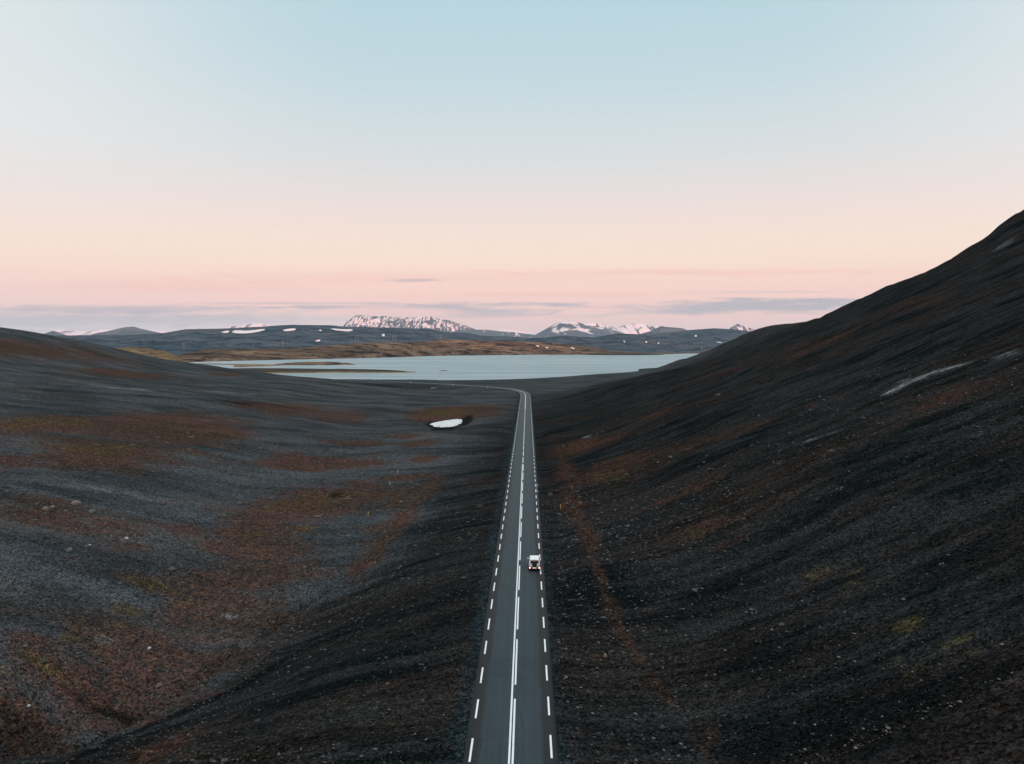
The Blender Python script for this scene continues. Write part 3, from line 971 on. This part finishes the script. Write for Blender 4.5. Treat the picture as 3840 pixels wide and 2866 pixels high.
# a low skirt so that the road is a slab, not a sheet
for sd in (-1, 1):
    o, a_, _ = strip('road_edge', sd * 3.55, sd * 3.95, 0, RS[-1] - 1, -.002, m)
    co = np.empty(len(o.data.vertices) * 3, dtype=np.float32)
    o.data.vertices.foreach_get('co', co)
    co = co.reshape(-1, 3)
    co[np.abs(a_.ravel()) > 3.8, 2] -= .30
    o.data.vertices.foreach_set('co', co.ravel())
    set_attr(o, 'lateral', a_)

m, n, b = mat('road_paint')
P = n.pos()
wear = n.noise(P, 5.0, 5, .7)
n.put(b.inputs['Base Color'], n.mix(n.step(wear, .52, .76), (.74, .76, .77, 1), (.28, .30, .31, 1)))
b.inputs['Roughness'].default_value = .6
PAINT = m
# arc length where the straight runs equals y + 110
S0 = 110.0
EW, CW = 0.165, 0.17
nd = 0
rest = {-1: [], 1: []}
for k in range(-12, 150):
    for sd, ph in ((-1, 81.95), (1, 82.6)):
        s0 = ph + 6.73 * k + S0
        if s0 < 5 or s0 + 3.45 > RS[-1] - 5:
            continue
        vis = s0 - S0 > 44
        if vis and nd < 96:
            strip('edge_dash', sd * 3.125 - EW / 2, sd * 3.125 + EW / 2, s0, s0 + 3.45, .006, PAINT)
            nd += 1
        elif vis:
            rest[sd].append(s0)


def merged(name, L, u0, u1, ln):
    V, Q = [], []
    for s0 in L:
        ss_ = np.linspace(s0, s0 + ln, 4)
        cx, cy = np.interp(ss_, RS, RC[:, 0]), np.interp(ss_, RS, RC[:, 1])
        nx, ny = np.interp(ss_, RS, RNOR[:, 0]), np.interp(ss_, RS, RNOR[:, 1])
        i0 = len(V)
        for a_, b_, c_, d_ in zip(cx, cy, nx, ny):
            for u_ in (u0, u1):
                V.append((a_ + c_ * u_, b_ + d_ * u_, road_z(b_) + .006 - .02 * abs(u_)))
        for j in range(3):
            Q.append((i0 + 2 * j, i0 + 2 * j + 1, i0 + 2 * j + 3, i0 + 2 * j + 2))
    o = mesh_np(name, V, Q, PAINT, road)
    o['kind'] = 'stuff'
    return o


merged('edge_dash', rest[-1], -3.2, -3.05, 3.45)
merged('edge_dash', rest[1], 3.05, 3.2, 3.45)
strip('centre_line', -.205, -.045, 5, S0 + 204, .006, PAINT)
strip('centre_line', .055, .205, S0 + 402, RS[-1] - 5, .006, PAINT)
for k in range(-4, 45):
    s0 = 95.7 + 13.82 * k + S0
    if s0 - S0 < 40:
        continue
    o_ = .145 if s0 - S0 < 196 else (.0 if s0 - S0 < 395 else -.12)
    wd = .08 if o_ == .145 else .095
    strip('centre_dash', o_ - wd, o_ + wd, s0, s0 + 11.0, .006, PAINT)

# ------------------------------------------------------------------ car
simple('white_paint', (.80, .81, .84), .35)
simple('black_plastic', (.012, .012, .013), .6)
simple('tyre_rubber', (.010, .010, .010), .8)
simple('grey_steel', (.30, .31, .32), .4, .8)
simple('dark_glass', (.012, .012, .014), .06)
simple('plate_white', (.85, .85, .82), .5)
simple('lit_plate', (.85, .85, .82), .5, 0, (1, .98, .92), .45)  # lamp light on the plate put into the material as a faint glow
simple('lamp_red', (.6, .02, .02), .3, 0, (1.0, .05, .03), 2.5)
simple('lamp_dim', (.8, .35, .30), .3, 0, (1.0, .35, .25), .35)
simple('lamp_core', (.9, .5, .4), .3, 0, (1.0, .42, .30), 14.0)
simple('lamp_clear', (.7, .7, .72), .2)
simple('amber_reflection', (.45, .26, .15), .5)


def box(bm, x0, x1, y0, y1, z0, z1, bev=0.0):
    r = bmesh.ops.create_cube(bm, size=1.0)
    bmesh.ops.scale(bm, vec=(x1 - x0, y1 - y0, z1 - z0), verts=r['verts'])
    bmesh.ops.translate(bm, vec=((x0 + x1) / 2, (y0 + y1) / 2, (z0 + z1) / 2), verts=r['verts'])
    if bev:
        es = list({e for v in r['verts'] for e in v.link_edges})
        bmesh.ops.bevel(bm, geom=es, offset=bev, segments=3, affect='EDGES', profile=.5)


def cyl(bm, c, r, ln, ax='X', seg=28, r2=None):
    rot = {'X': Matrix.Rotation(math.pi / 2, 4, 'Y'), 'Y': Matrix.Rotation(math.pi / 2, 4, 'X'), 'Z': Matrix.Identity(4)}[ax]
    bmesh.ops.create_cone(bm, cap_ends=True, segments=seg, radius1=r, radius2=r if r2 is None else r2, depth=ln, matrix=Matrix.Translation(c) @ rot)


def poly(bm, pts, thick=None):
    vs = [bm.verts.new(p) for p in pts]
    f = bm.faces.new(vs)
    if thick is not None:
        g = bmesh.ops.extrude_face_region(bm, geom=[f])
        bmesh.ops.translate(bm, vec=thick, verts=[e for e in g['geom'] if isinstance(e, bmesh.types.BMVert)])


car = bpy.data.objects.new('off_road_car', None)
COL.objects.link(car)
tag(car, 'small boxy white off-road car with black spare wheel and lit red tail lamps', 'car')
PR = [(-1.62, .52), (-1.66, .78), (-1.66, 1.06), (-1.60, 1.58), (-1.50, 1.69), (-1.2, 1.72), (.10, 1.72), (.42, 1.66), (.80, 1.14), (.95, 1.09), (1.62, 1.02), (1.74, .92), (1.76, .52)]


def half(z):
    if z <= 1.06:
        return .765 - .02 * max(0, .7 - z)
    if z <= 1.6:
        return .765 - (z - 1.06) / .54 * .085
    return .68 - (z - 1.6) / .12 * .07


bm = bmesh.new()
XS = (-1.0, -.97, -.6, 0, .6, .97, 1.0)
rows = []
for y, z in PR:
    hw = half(z)
    rows.append([bm.verts.new((hw * f, y, z - (.012 if abs(f) == 1 else 0) + (.012 if z > 1.6 and abs(f) < .7 else 0))) for f in XS])
for a_, b_ in zip(rows[:-1], rows[1:]):
    for i in range(6):
        bm.faces.new((a_[i], a_[i + 1], b_[i + 1], b_[i]))
bm.faces.new(rows[0] + rows[-1][::-1])
for i in (0, 6):
    seq = [r[i] for r in rows]
    bm.faces.new((seq[0], seq[1], seq[2], seq[8], seq[9], seq[10], seq[11], seq[12]))
    bm.faces.new((seq[2], seq[3], seq[4], seq[5], seq[6], seq[7], seq[8]))
bmesh.ops.bevel(bm, geom=[e for e in bm.edges if len(e.link_faces) == 2 and e.calc_face_angle(0) > .6], offset=.03, segments=2, affect='EDGES')
body = bm_obj('body', bm, M['white_paint'], car)


def glass(name, pts, thick, mt='dark_glass', parent=car):
    bm = bmesh.new()
    poly(bm, pts, thick)
    return bm_obj(name, bm, M[mt], parent)


def rear_y(z):
    return -1.66 + (z - 1.06) / .52 * .06


g_ = glass('rear_window', [(-.59, rear_y(1.09) + .012, 1.09), (.59, rear_y(1.09) + .012, 1.09), (.53, rear_y(1.54) + .012, 1.54), (-.53, rear_y(1.54) + .012, 1.54)], (0, -.024, 0))
glass('window_reflection', [(-.50, rear_y(1.40) - .012, 1.40), (.50, rear_y(1.40) - .012, 1.40), (.50, rear_y(1.51) - .012, 1.51), (-.50, rear_y(1.51) - .012, 1.51)], (0, -.006, 0), 'amber_reflection', g_)  # amber reflection painted as a strip on the rear glass
glass('windscreen', [(-.58, .455, 1.62), (.58, .455, 1.62), (.64, .775, 1.19), (-.64, .775, 1.19)], (0, .025, .02))
for sd in (-1, 1):
    for y0, y1 in ((-1.45, -.62), (-.52, .28)):
        yt = y1 if y1 < 0 else y1 + .0
        yb = y1 if y1 < 0 else y1 + .28
        o = glass('side_window', [(sd * (half(1.14) - .01), y0, 1.14), (sd * (half(1.14) - .01), yb, 1.14), (sd * (half(1.55) - .01), yt, 1.55), (sd * (half(1.55) - .01), y0 + .03, 1.55)], (sd * .022, 0, 0))
bm = bmesh.new()
box(bm, -.775, .775, -1.80, -1.58, .29, .61, .03)
rb = bm_obj('rear_bumper', bm, M['black_plastic'], car)
bm = bmesh.new()
box(bm, -.775, .775, 1.66, 1.86, .36, .60, .03)
bm_obj('front_bumper', bm, M['black_plastic'], car)
bm = bmesh.new()
box(bm, -.55, .55, 1.745, 1.785, .66, .90, .015)
bm_obj('grille', bm, M['black_plastic'], car)
for sd in (-1, 1):
    bm = bmesh.new()
    cyl(bm, (sd * .52, 1.79, .78), .10, .05, 'Y')
    bm_obj('headlight', bm, M['lamp_clear'], car)
    bm = bmesh.new()
    box(bm, sd * .62 - .125, sd * .62 + .125, -1.83, -1.79, .45, .57, .012)
    tl = bm_obj('tail_light', bm, M['lamp_red'], car)
    bm = bmesh.new()
    cyl(bm, (sd * .665, -1.837, .51), .05, .02, 'Y', 20)
    bm_obj('bulb', bm, M['lamp_core'], tl)
    bm = bmesh.new()
    box(bm, sd * .90 - .10, sd * .90 + .10, .50, .58, 1.10, 1.30, .025)
    box(bm, sd * .78 - .05, sd * .78 + .05, .53, .56, 1.13, 1.18)
    wm = bm_obj('wing_mirror', bm, M['black_plastic' if sd > 0 else 'white_paint'], car)
    bm = bmesh.new()
    box(bm, sd * .90 - .08, sd * .90 + .08, .492, .499, 1.13, 1.27)
    bm_obj('mirror_glass', bm, M['lamp_clear'], wm)
    bm = bmesh.new()
    box(bm, sd * .775 - .012, sd * .775 + .012, -.40, -.24, .93, .97, .008)
    bm_obj('door_handle', bm, M['black_plastic'], car)
bm = bmesh.new()
cyl(bm, (.0, -1.77, .95), .335, .20, 'Y', 36)
bmesh.ops.bevel(bm, geom=[e for e in bm.edges if len(e.link_faces) == 2 and e.calc_face_angle(0) > 1], offset=.05, segments=3, affect='EDGES')
sw = bm_obj('spare_wheel', bm, M['tyre_rubber'], car)
bm = bmesh.new()
cyl(bm, (.0, -1.875, .95), .17, .012, 'Y', 28)
bm_obj('wheel_cover', bm, M['black_plastic'], sw)
bm = bmesh.new()
box(bm, -.26, .26, -1.822, -1.802, .43, .545, .006)
bm_obj('number_plate', bm, M['lit_plate'], car)
bm = bmesh.new()
box(bm, -.62 + .06, -.62 + .22, -1.70, -1.664, .98, 1.02, .008)
bm_obj('tailgate_handle', bm, M['black_plastic'], car)
for z in (.78, 1.04):
    bm = bmesh.new()
    box(bm, .58, .70, -1.685, -1.66, z - .03, z + .03, .008)
    bm_obj('hinge', bm, M['black_plastic'], car)
bm = bmesh.new()
box(bm, -.10, .10, -1.63, -1.60, 1.585, 1.615, .006)
bm_obj('brake_light', bm, M['lamp_dim'], car)
for sd in (-1, 1):
    for y in (-1.12, 1.13):
        bm = bmesh.new()
        cyl(bm, (sd * .70, y, .345), .345, .20, 'X', 32)
        bmesh.ops.bevel(bm, geom=[e for e in bm.edges if len(e.link_faces) == 2 and e.calc_face_angle(0) > 1], offset=.03, segments=2, affect='EDGES')
        wh = bm_obj('wheel', bm, M['tyre_rubber'], car)
        bm = bmesh.new()
        cyl(bm, (sd * .80, y, .345), .20, .03, 'X', 24)
        bm_obj('rim', bm, M['grey_steel'], wh)
        bm = bmesh.new()
        cyl(bm, (sd * .755, y, .40), .42, .10, 'X', 32)
        bm_obj('wheel_arch', bm, M['black_plastic'], car)
for sd in (-1, 1):
    bm = bmesh.new()
    box(bm, sd * .70 - .11, sd * .70 + .11, -1.60, -1.575, .10, .42, .008)
    bm_obj('shade_flap', bm, M['black_plastic'], car)  # black flaps added to deepen the shade under the tail
bm = bmesh.new()
box(bm, -.70, .70, -1.55, 1.65, .30, .54)
bm_obj('chassis', bm, M['black_plastic'], car)
CY = 104.3
car.location = (1.02, CY + 1.5, road_z(CY + 1.5) + .0 - .02)
car.rotation_euler = (math.atan(SL), 0, 0)

# ------------------------------------------------------------------ posts and signs
simple('yellow_paint', (.75, .42, .06), .6)
simple('orange_paint', (.85, .30, .05), .6)
simple('pale_plastic', (.80, .62, .60), .6)
simple('sign_back', (.34, .38, .37), .55)
simple('red_reflector', (.6, .05, .04), .3)


def stake(px, py, hgt, wid, mname, label, group, cat='marker stake', name='marker_stake', lean=(0, 0)):
    h = hit(px, py)[0]
    r = bpy.data.objects.new(name, None)
    COL.objects.link(r)
    r.location = h
    r.rotation_euler = (lean[0], lean[1], random.random())
    tag(r, label, cat, group)
    bm = bmesh.new()
    cyl(bm, (0, 0, hgt / 2 - .1), wid / 2, hgt + .2, 'Z', 10, wid * .42)
    bm_obj('post', bm, M[mname], r)
    bm = bmesh.new()
    cyl(bm, (0, 0, hgt * .82), wid * .56, hgt * .10, 'Z', 10)
    bm_obj('band', bm, M['red_reflector' if mname == 'pale_plastic' else 'plate_white'], r)
    return r


random.seed(4)
GS = 'thin marker stakes on the valley floor'
stake(1381, 1934, .75, .12, 'yellow_paint', 'yellow stake nearest the camera on the left valley floor below the rusty moss', GS)
stake(1462, 1819, .85, .12, 'yellow_paint', 'yellow stake in the middle of the left valley floor row', GS)
stake(1492, 1774, .85, .12, 'yellow_paint', 'farthest yellow stake on the left valley floor, beside the red streaks', GS)
stake(2102, 1907, .8, .11, 'yellow_paint', 'pale yellow stake on the gravel right of the road beyond the car', GS)
stake(2266, 2464, .45, .08, 'orange_paint', 'bright orange leaning stake on the gravel verge right of the road near the camera', GS, lean=(.2, .25))
GD = 'delineator posts along the far bend of the road'
for (px, py, lb) in [(1540, 1437, 'pink-white road post farthest along the lakeside stretch of road'), (1697, 1446, 'pink-white road post midway along the lakeside stretch of road'),
                     (1827, 1454, 'pink-white road post nearest the bend of the road')]:
    stake(px, py, 1.3, .28, 'pale_plastic', lb, GD, 'road post', 'road_post')

h = hit(2013, 1845)[0]
sg = bpy.data.objects.new('road_sign', None)
COL.objects.link(sg)
sg.location = h
tag(sg, 'grey round road sign on a short post at the right edge of the road', 'sign')
bm = bmesh.new()
cyl(bm, (0, 0, .75), .04, 1.7, 'Z', 12)
bm_obj('post', bm, M['sign_back'], sg)
bm = bmesh.new()
cyl(bm, (0, -.05, 1.5), .34, .03, 'Y', 28)
pl_ = bm_obj('sign_plate', bm, M['sign_back'], sg)
bm = bmesh.new()
box(bm, -.05, .45, -.1, .1, .0, .10, .02)
bm_obj('base', bm, M['sign_back'], sg)
sg.rotation_euler = (0, 0, .55)

# ------------------------------------------------------------------ power line towers
simple('galvanised_steel', (.20, .22, .24), .6, .2)


def tower_mesh(H=36.0, wb=3.0, wt=1.1, th=.22):
    bm = bmesh.new()

    def bar_(a, b2, t=th):
        a, b2 = Vector(a), Vector(b2)
        d = b2 - a
        q = d.to_track_quat('Z', 'Y').to_matrix().to_4x4()
        bmesh.ops.create_cone(bm, cap_ends=True, segments=4, radius1=t, radius2=t, depth=d.length, matrix=Matrix.Translation((a + b2) / 2) @ q)
    lv_ = [0, .16, .31, .45, .58, .70, .80, .9, 1.0]
    cor = [(1, 1), (1, -1), (-1, -1), (-1, 1)]
    for a_, b_ in zip(lv_[:-1], lv_[1:]):
        wa, wb2 = wb + (wt - wb) * a_, wb + (wt - wb) * b_
        for i in range(4):
            c, d = cor[i], cor[(i + 1) % 4]
            bar_((c[0] * wa, c[1] * wa, a_ * H), (c[0] * wb2, c[1] * wb2, b_ * H))
            bar_((c[0] * wa, c[1] * wa, a_ * H), (d[0] * wb2, d[1] * wb2, b_ * H), th * .6)
            bar_((c[0] * wb2, c[1] * wb2, b_ * H), (d[0] * wb2, d[1] * wb2, b_ * H), th * .6)
    return bm, bar_


def pylon(px, py, Y, H, label):
    r = bpy.data.objects.new('power_pylon', None)
    COL.objects.link(r)
    p = at(px, py, Y)
    h = hit(px, py, ('shore_a', 'shore_b', 'plateau', 'crags', 'dome'))
    q = h[0] if h else Vector(p)
    H = H * q.y / F
    r.location = q
    tag(r, label, 'pylon', 'lattice pylons across the moor beyond the lake')
    bm, bar_ = tower_mesh(H, H * .075, H * .03, H * .0042)
    bm_obj('lattice_mast', bm, M['galvanised_steel'], r)
    for z, L in ((.72, .26), (.86, .2), (.98, .14)):
        bm = bmesh.new()

        def bar2(a, b2, t=H * .004):
            a, b2 = Vector(a), Vector(b2)
            d = b2 - a
            qq = d.to_track_quat('Z', 'Y').to_matrix().to_4x4()
            bmesh.ops.create_cone(bm, cap_ends=True, segments=4, radius1=t, radius2=t, depth=d.length, matrix=Matrix.Translation((a + b2) / 2) @ qq)
        for sd in (-1, 1):
            bar2((0, .3, z * H), (sd * L * H, 0, z * H))
            bar2((0, -.3, z * H - H * .04), (sd * L * H, 0, z * H))
        bm_obj('cross_arm', bm, M['galvanised_steel'], r)
    r.rotation_euler = (0, 0, .3)


for (px, py, hh, lb) in [(1061, 1306, 30, 'tall lattice pylon, left one of the pair beyond the brown shore hill'), (1076, 1307, 28, 'tall lattice pylon, right one of the pair beyond the brown shore hill'),
                         (1125, 1307, 22, 'lattice pylon just right of the tall pair'), (950, 1306, 18, 'small lattice pylon left of the tall pair'),
                         (1333, 1284, 22, 'lattice pylon, left one of the pair under the long snow patch'), (1343, 1284, 21, 'lattice pylon, right one of the pair under the long snow patch'),
                         (1473, 1279, 21, 'lattice pylon, left one of the pair right of the small double snow patch'), (1482, 1279, 22, 'lattice pylon, right one of the pair right of the small double snow patch'),
                         (690, 1312, 26, 'leftmost lattice pylon, above the left end of the lake'), (1652, 1274, 18, 'lone lattice pylon on the moor below the right foot of the snow mountain'),
                         (2631, 1318, 20, 'rightmost lattice pylon, by the far right end of the lake')]:
    pylon(px, py, 4500, hh, lb)

# ------------------------------------------------------------------ snow patches
m, n, b = mat('old_snow')
P = n.pos()
n.put(b.inputs['Base Color'], n.mix(n.step(n.noise(P, .8, 5, .6), .35, .75), (.68, .68, .68, 1), (.50, .50, .50, 1)))
b.inputs['Roughness'].default_value = .8
n.put(b.inputs['Normal'], n.bump(n.noise(P, 1.2, 4, .6), .4, .3))
SNOW = m


def snow_patch(out, label, keys, lift, group='snow patches', ragged=.10):
    P = np.array(out, float)
    P = chaikin(np.vstack([P, P[:1]]), 3)[:-1]
    c = P.mean(0)
    if ragged:
        k_ = np.arange(len(P))
        P = c + (P - c) * (1 + ragged * fbm(k_ * .45, k_ * 0, 5, 4))[:, None]
    pts, nrm = [], []
    rings = [1.0, .97, .85, .6, .3]
    hz = [-1.0, .6, 1.0, 1.1, 1.15]
    for r, hh in zip(rings, hz):
        for q in P:
            qq = c + (q - c) * r
            h = hit(qq[0], qq[1], keys)
            if not h:
                return None
            pts.append(h[0] + (h[1] * .7 + Vector((0, -.2, .5))) * (lift * hh))
    h = hit(c[0], c[1], keys)
    pts.append(h[0] + (h[1] * .7 + Vector((0, -.2, .5))) * (lift * 1.2))
    nn = len(P)
    fs = []
    for i in range(len(rings) - 1):
        for j in range(nn):
            fs.append((i * nn + j, i * nn + (j + 1) % nn, (i + 1) * nn + (j + 1) % nn, (i + 1) * nn + j))
    for j in range(nn):
        fs.append(((len(rings) - 1) * nn + j, (len(rings) - 1) * nn + (j + 1) % nn, len(pts) - 1))
    o0 = sum(pts, Vector()) / len(pts)
    me = bpy.data.meshes.new('snow_patch')
    me.from_pydata([p - o0 for p in pts], [], fs)
    me.materials.append(SNOW)
    for f in me.polygons:
        f.use_smooth = True
    o = bpy.data.objects.new('snow_patch', me)
    o.location = o0
    COL.objects.link(o)
    return tag(o, label, 'snow patch', group)


def zz(L, x0, y0, k):
    return [(x0 + a / k, y0 + b_ / k) for a, b_ in L]


snow_patch(zz([(315, 530), (345, 556), (400, 562), (520, 560), (600, 542), (645, 518), (655, 480), (580, 478), (480, 492), (380, 510), (330, 520)], 1500, 1400, 2.7675),
           'white snow patch in the dark hollow left of the road', ('terrain',), .22, ragged=.22)
PK = ('plateau',)
K2 = (700, 1150, 2.7675)
snow_patch(zz([(360, 268), (400, 255), (440, 250), (446, 266), (400, 276)], *K2), 'short snow patch left of the longest one on the plateau', PK, 2.5)
snow_patch(zz([(468, 268), (480, 250), (530, 250), (620, 256), (720, 246), (815, 233), (818, 242), (740, 264), (640, 278), (530, 280)], *K2), 'longest snow patch, stretched under the plateau rim', PK, 3)
snow_patch(zz([(995, 247), (1040, 236), (1110, 228), (1146, 236), (1100, 250), (1030, 257)], *K2), 'lens-shaped snow patch under the middle of the plateau rim', PK, 3)
snow_patch(zz([(1370, 248), (1390, 240), (1406, 250), (1386, 256)], *K2), 'tiny snow patch between the lens-shaped and the tapering one under the plateau rim', PK, 2)
snow_patch(zz([(1495, 230), (1550, 233), (1640, 240), (1742, 238), (1690, 260), (1620, 252), (1540, 246)], *K2), 'tapering snow patch under the plateau rim left of the snow mountain', PK, 3)
snow_patch(zz([(1335, 357), (1360, 350), (1386, 342), (1388, 358), (1356, 364)], *K2), 'small snow patch low on the plateau slope above the shore hill', PK, 2)
snow_patch(zz([(2025, 292), (2040, 284), (2060, 290), (2050, 300), (2060, 308), (2032, 310)], *K2), 'small double snow patch in a dark hollow below the snow mountain', PK, 2)
K4 = (1950, 1130, 2.3305)
FAR = ('plateau', 'crags', 'dome', 'shore_a', 'shore_b')
for L, lb in [([(136, 388), (160, 388), (174, 398), (150, 397)], 'leftmost little snow patch on the brown slope above the lake'),
              ([(222, 404), (246, 404), (246, 412), (226, 410)], 'second little snow patch from the left on the brown slope above the lake'),
              ([(440, 403), (470, 410), (486, 422), (456, 416)], 'slanting snow streak on the brown slope above the middle of the lake'),
              ([(904, 344), (914, 346), (922, 360), (910, 360)], 'left snow patch in the gullies of the grey crags'),
              ([(1094, 354), (1110, 352), (1114, 364), (1098, 362)], 'middle snow patch on the grey crags'),
              ([(1202, 366), (1212, 358), (1220, 366), (1208, 374)], 'right snow patch on the grey crags'),
              ([(1526, 304), (1540, 290), (1548, 308), (1534, 312)], 'snow patch high on the rounded hill at the right'),
              ([(1716, 356), (1750, 358), (1776, 366), (1730, 362)], 'thin snow streak at the foot of the rounded hill at the right')]:
    snow_patch(zz(L, *K4), lb, FAR, 2)


# ------------------------------------------------------------------ boulders and gravel
def boulder(px, py, size, col, label, group=None):
    h = hit(px, py)[0]
    rng = np.random.RandomState(int(px * 7 + py))
    bm = bmesh.new()
    bmesh.ops.create_icosphere(bm, subdivisions=3, radius=1.0)
    off = rng.rand(3) * 50
    for v in bm.verts:
        k = 1 + .35 * float(fbm(np.array([v.co.x * 1.1 + off[0]]), np.array([v.co.y * 1.1 + v.co.z * 1.7 + off[1]]), int(off[2]), 4)[0])
        v.co = Vector((v.co.x * k * size * .5, v.co.y * k * size * .42, max(v.co.z * k, -.5) * size * .36))
    o = bm_obj('boulder', bm, M[col], None)
    o.location = (h.x, h.y, h.z + size * .08)
    o.rotation_euler = (0, 0, rng.rand() * 3)
    return tag(o, label, 'boulder', group)


simple('tan_rock', (.15, .125, .10), .9)
simple('grey_rock', (.11, .105, .10), .9)
simple('dull_rock', (.17, .17, .17), .9)
simple('pale_rock', (.42, .42, .41), .85)
GB = 'boulders on the left hillside'
boulder(172, 1912, 1.3, 'tan_rock', 'tan boulder at the left of the boulder cluster, in front of its smaller neighbour', GB)
boulder(197, 1904, 1.0, 'tan_rock', 'rounded tan boulder just behind the leftmost one on the left hillside', GB)
boulder(285, 1892, 1.8, 'tan_rock', 'largest tan boulder of the cluster on the left hillside', GB)
boulder(247, 1918, .8, 'grey_rock', 'small grey boulder in the middle of the cluster on the left hillside', GB)
boulder(345, 1922, 1.4, 'grey_rock', 'grey boulder at the right end of the cluster on the left hillside', GB)
boulder(260, 2066, 1.1, 'grey_rock', 'dark boulder alone below the cluster on the left hillside', GB)
boulder(475, 2020, .7, 'pale_rock', 'pale stone alone on grey ash right of the boulder cluster', GB)
boulder(336, 2045, .4, 'pale_rock', 'small white stone below the right end of the boulder cluster', GB)
boulder(560, 2432, .55, 'pale_rock', 'white stone alone on the brown slope near the gully', GB)
boulder(108, 2648, .4, 'pale_rock', 'white stone at the lower left on the brown slope', GB)
GP = 'pale stones below the lakeside road'
boulder(1621, 1457, 2.4, 'dull_rock', 'left pale stone of the pair on the dark bank below the lakeside road', GP)
boulder(1632, 1456, 2.0, 'dull_rock', 'right pale stone of the pair on the dark bank below the lakeside road', GP)


def gravel(name, N, rect, smin, smax, colA, colB, seed, dens):
    rng = np.random.RandomState(seed)
    y = 52 + (rect[3] - 52) * rng.rand(N * 3) ** 1.7
    x = rect[0] + (rect[1] - rect[0]) * rng.rand(N * 3)
    keep = (x / y < .72) & (x / y > -.74)
    u, _ = road_dist(x, y)
    keep &= (np.abs(u) > 4.3)
    keep &= rng.rand(N * 3) < dens(x, y, u)
    x, y = x[keep][:N], y[keep][:N]
    z = height(x, y)
    n_ = len(x)
    base = np.array([[1, 0, 0], [0, 1, 0], [-1, 0, 0], [0, -1, 0], [0, 0, 1], [0, 0, -1.]])
    fc = np.array([[0, 1, 4], [1, 2, 4], [2, 3, 4], [3, 0, 4], [1, 0, 5], [2, 1, 5], [3, 2, 5], [0, 3, 5]])
    s = smin + (smax - smin) * rng.rand(n_) ** 3.5
    s = s * np.clip(y / 90, .8, 1.7)
    jit = .6 + .8 * rng.rand(n_, 6, 1)
    asp = np.stack([.5 + rng.rand(n_), .4 + .5 * rng.rand(n_), .28 + .3 * rng.rand(n_)], 1)
    v = base[None] * jit * asp[:, None] * s[:, None, None] * .5
    a = rng.rand(n_) * 6.28
    ca, sa = np.cos(a)[:, None], np.sin(a)[:, None]
    vx, vy = v[..., 0] * ca - v[..., 1] * sa, v[..., 0] * sa + v[..., 1] * ca
    V = np.stack([vx + x[:, None], vy + y[:, None], v[..., 2] + z[:, None] + .05 * s[:, None]], -1).reshape(-1, 3)
    Fc = (fc[None] + (np.arange(n_) * 6)[:, None, None]).reshape(-1, 3)
    m, n, b = mat(name + '_stone')
    rnd = n.new('ShaderNodeNewGeometry').outputs['Random Per Island']
    n.put(b.inputs['Base Color'], n.mix(n.math('POWER', rnd, 2.6), colA, colB))
    b.inputs['Roughness'].default_value = .9
    o = mesh_np(name, V, Fc, m, smooth=False)
    return tag(o, 'loose pale gravel strewn over the dark slopes', 'gravel', None, 'stuff')


def dens_r(x, y, u):
    c = .5 + fbm(x / 14, y / 22, 101, 3)
    return np.clip(.35 + .9 * c, .05, 1) * np.where(x > 0, 1.0 - .8 * smooth(14, 45, x), .5) * smooth(190, 100, y) * np.where((x < 0) & (u > -6.5), .3, 1)


gravel('gravel', 34000, (-110, 90, 45, 190), .07, .48, (.018, .018, .018, 1), (.135, .125, .118, 1), 5, dens_r)



def dens_l(x, y, u):
    c = fbm(x / 22, y / 12, 111, 4)
    return np.clip(smooth(-.1, .5, c), .04, 1) * np.where((x < -25), 1, .12)


gravel('rubble', 5200, (-190, 60, 45, 250), .25, 1.25, (.022, .022, .022, 1), (.10, .085, .075, 1), 9, dens_l)['label'] = 'scattered dark rubble on the left hillside'

# ------------------------------------------------------------------ haze
m = bpy.data.materials.new('haze_air')
m.use_nodes = True
n = NT(m.node_tree)
n.n.clear()
vol = n.new('ShaderNodeVolumePrincipled')
vol.inputs['Color'].default_value = (.56, .82, 1.0, 1)
vol.inputs['Density'].default_value = 1.3e-5
vol.inputs['Anisotropy'].default_value = 0.0
mo = n.new('ShaderNodeOutputMaterial')
n.l.new(vol.outputs[0], mo.inputs['Volume'])
bm = bmesh.new()
box(bm, -19000, 17000, -4000, 24000, -28.0, 720.0)
hz_ = bm_obj('haze', bm, m)
tag(hz_, kind='stuff')
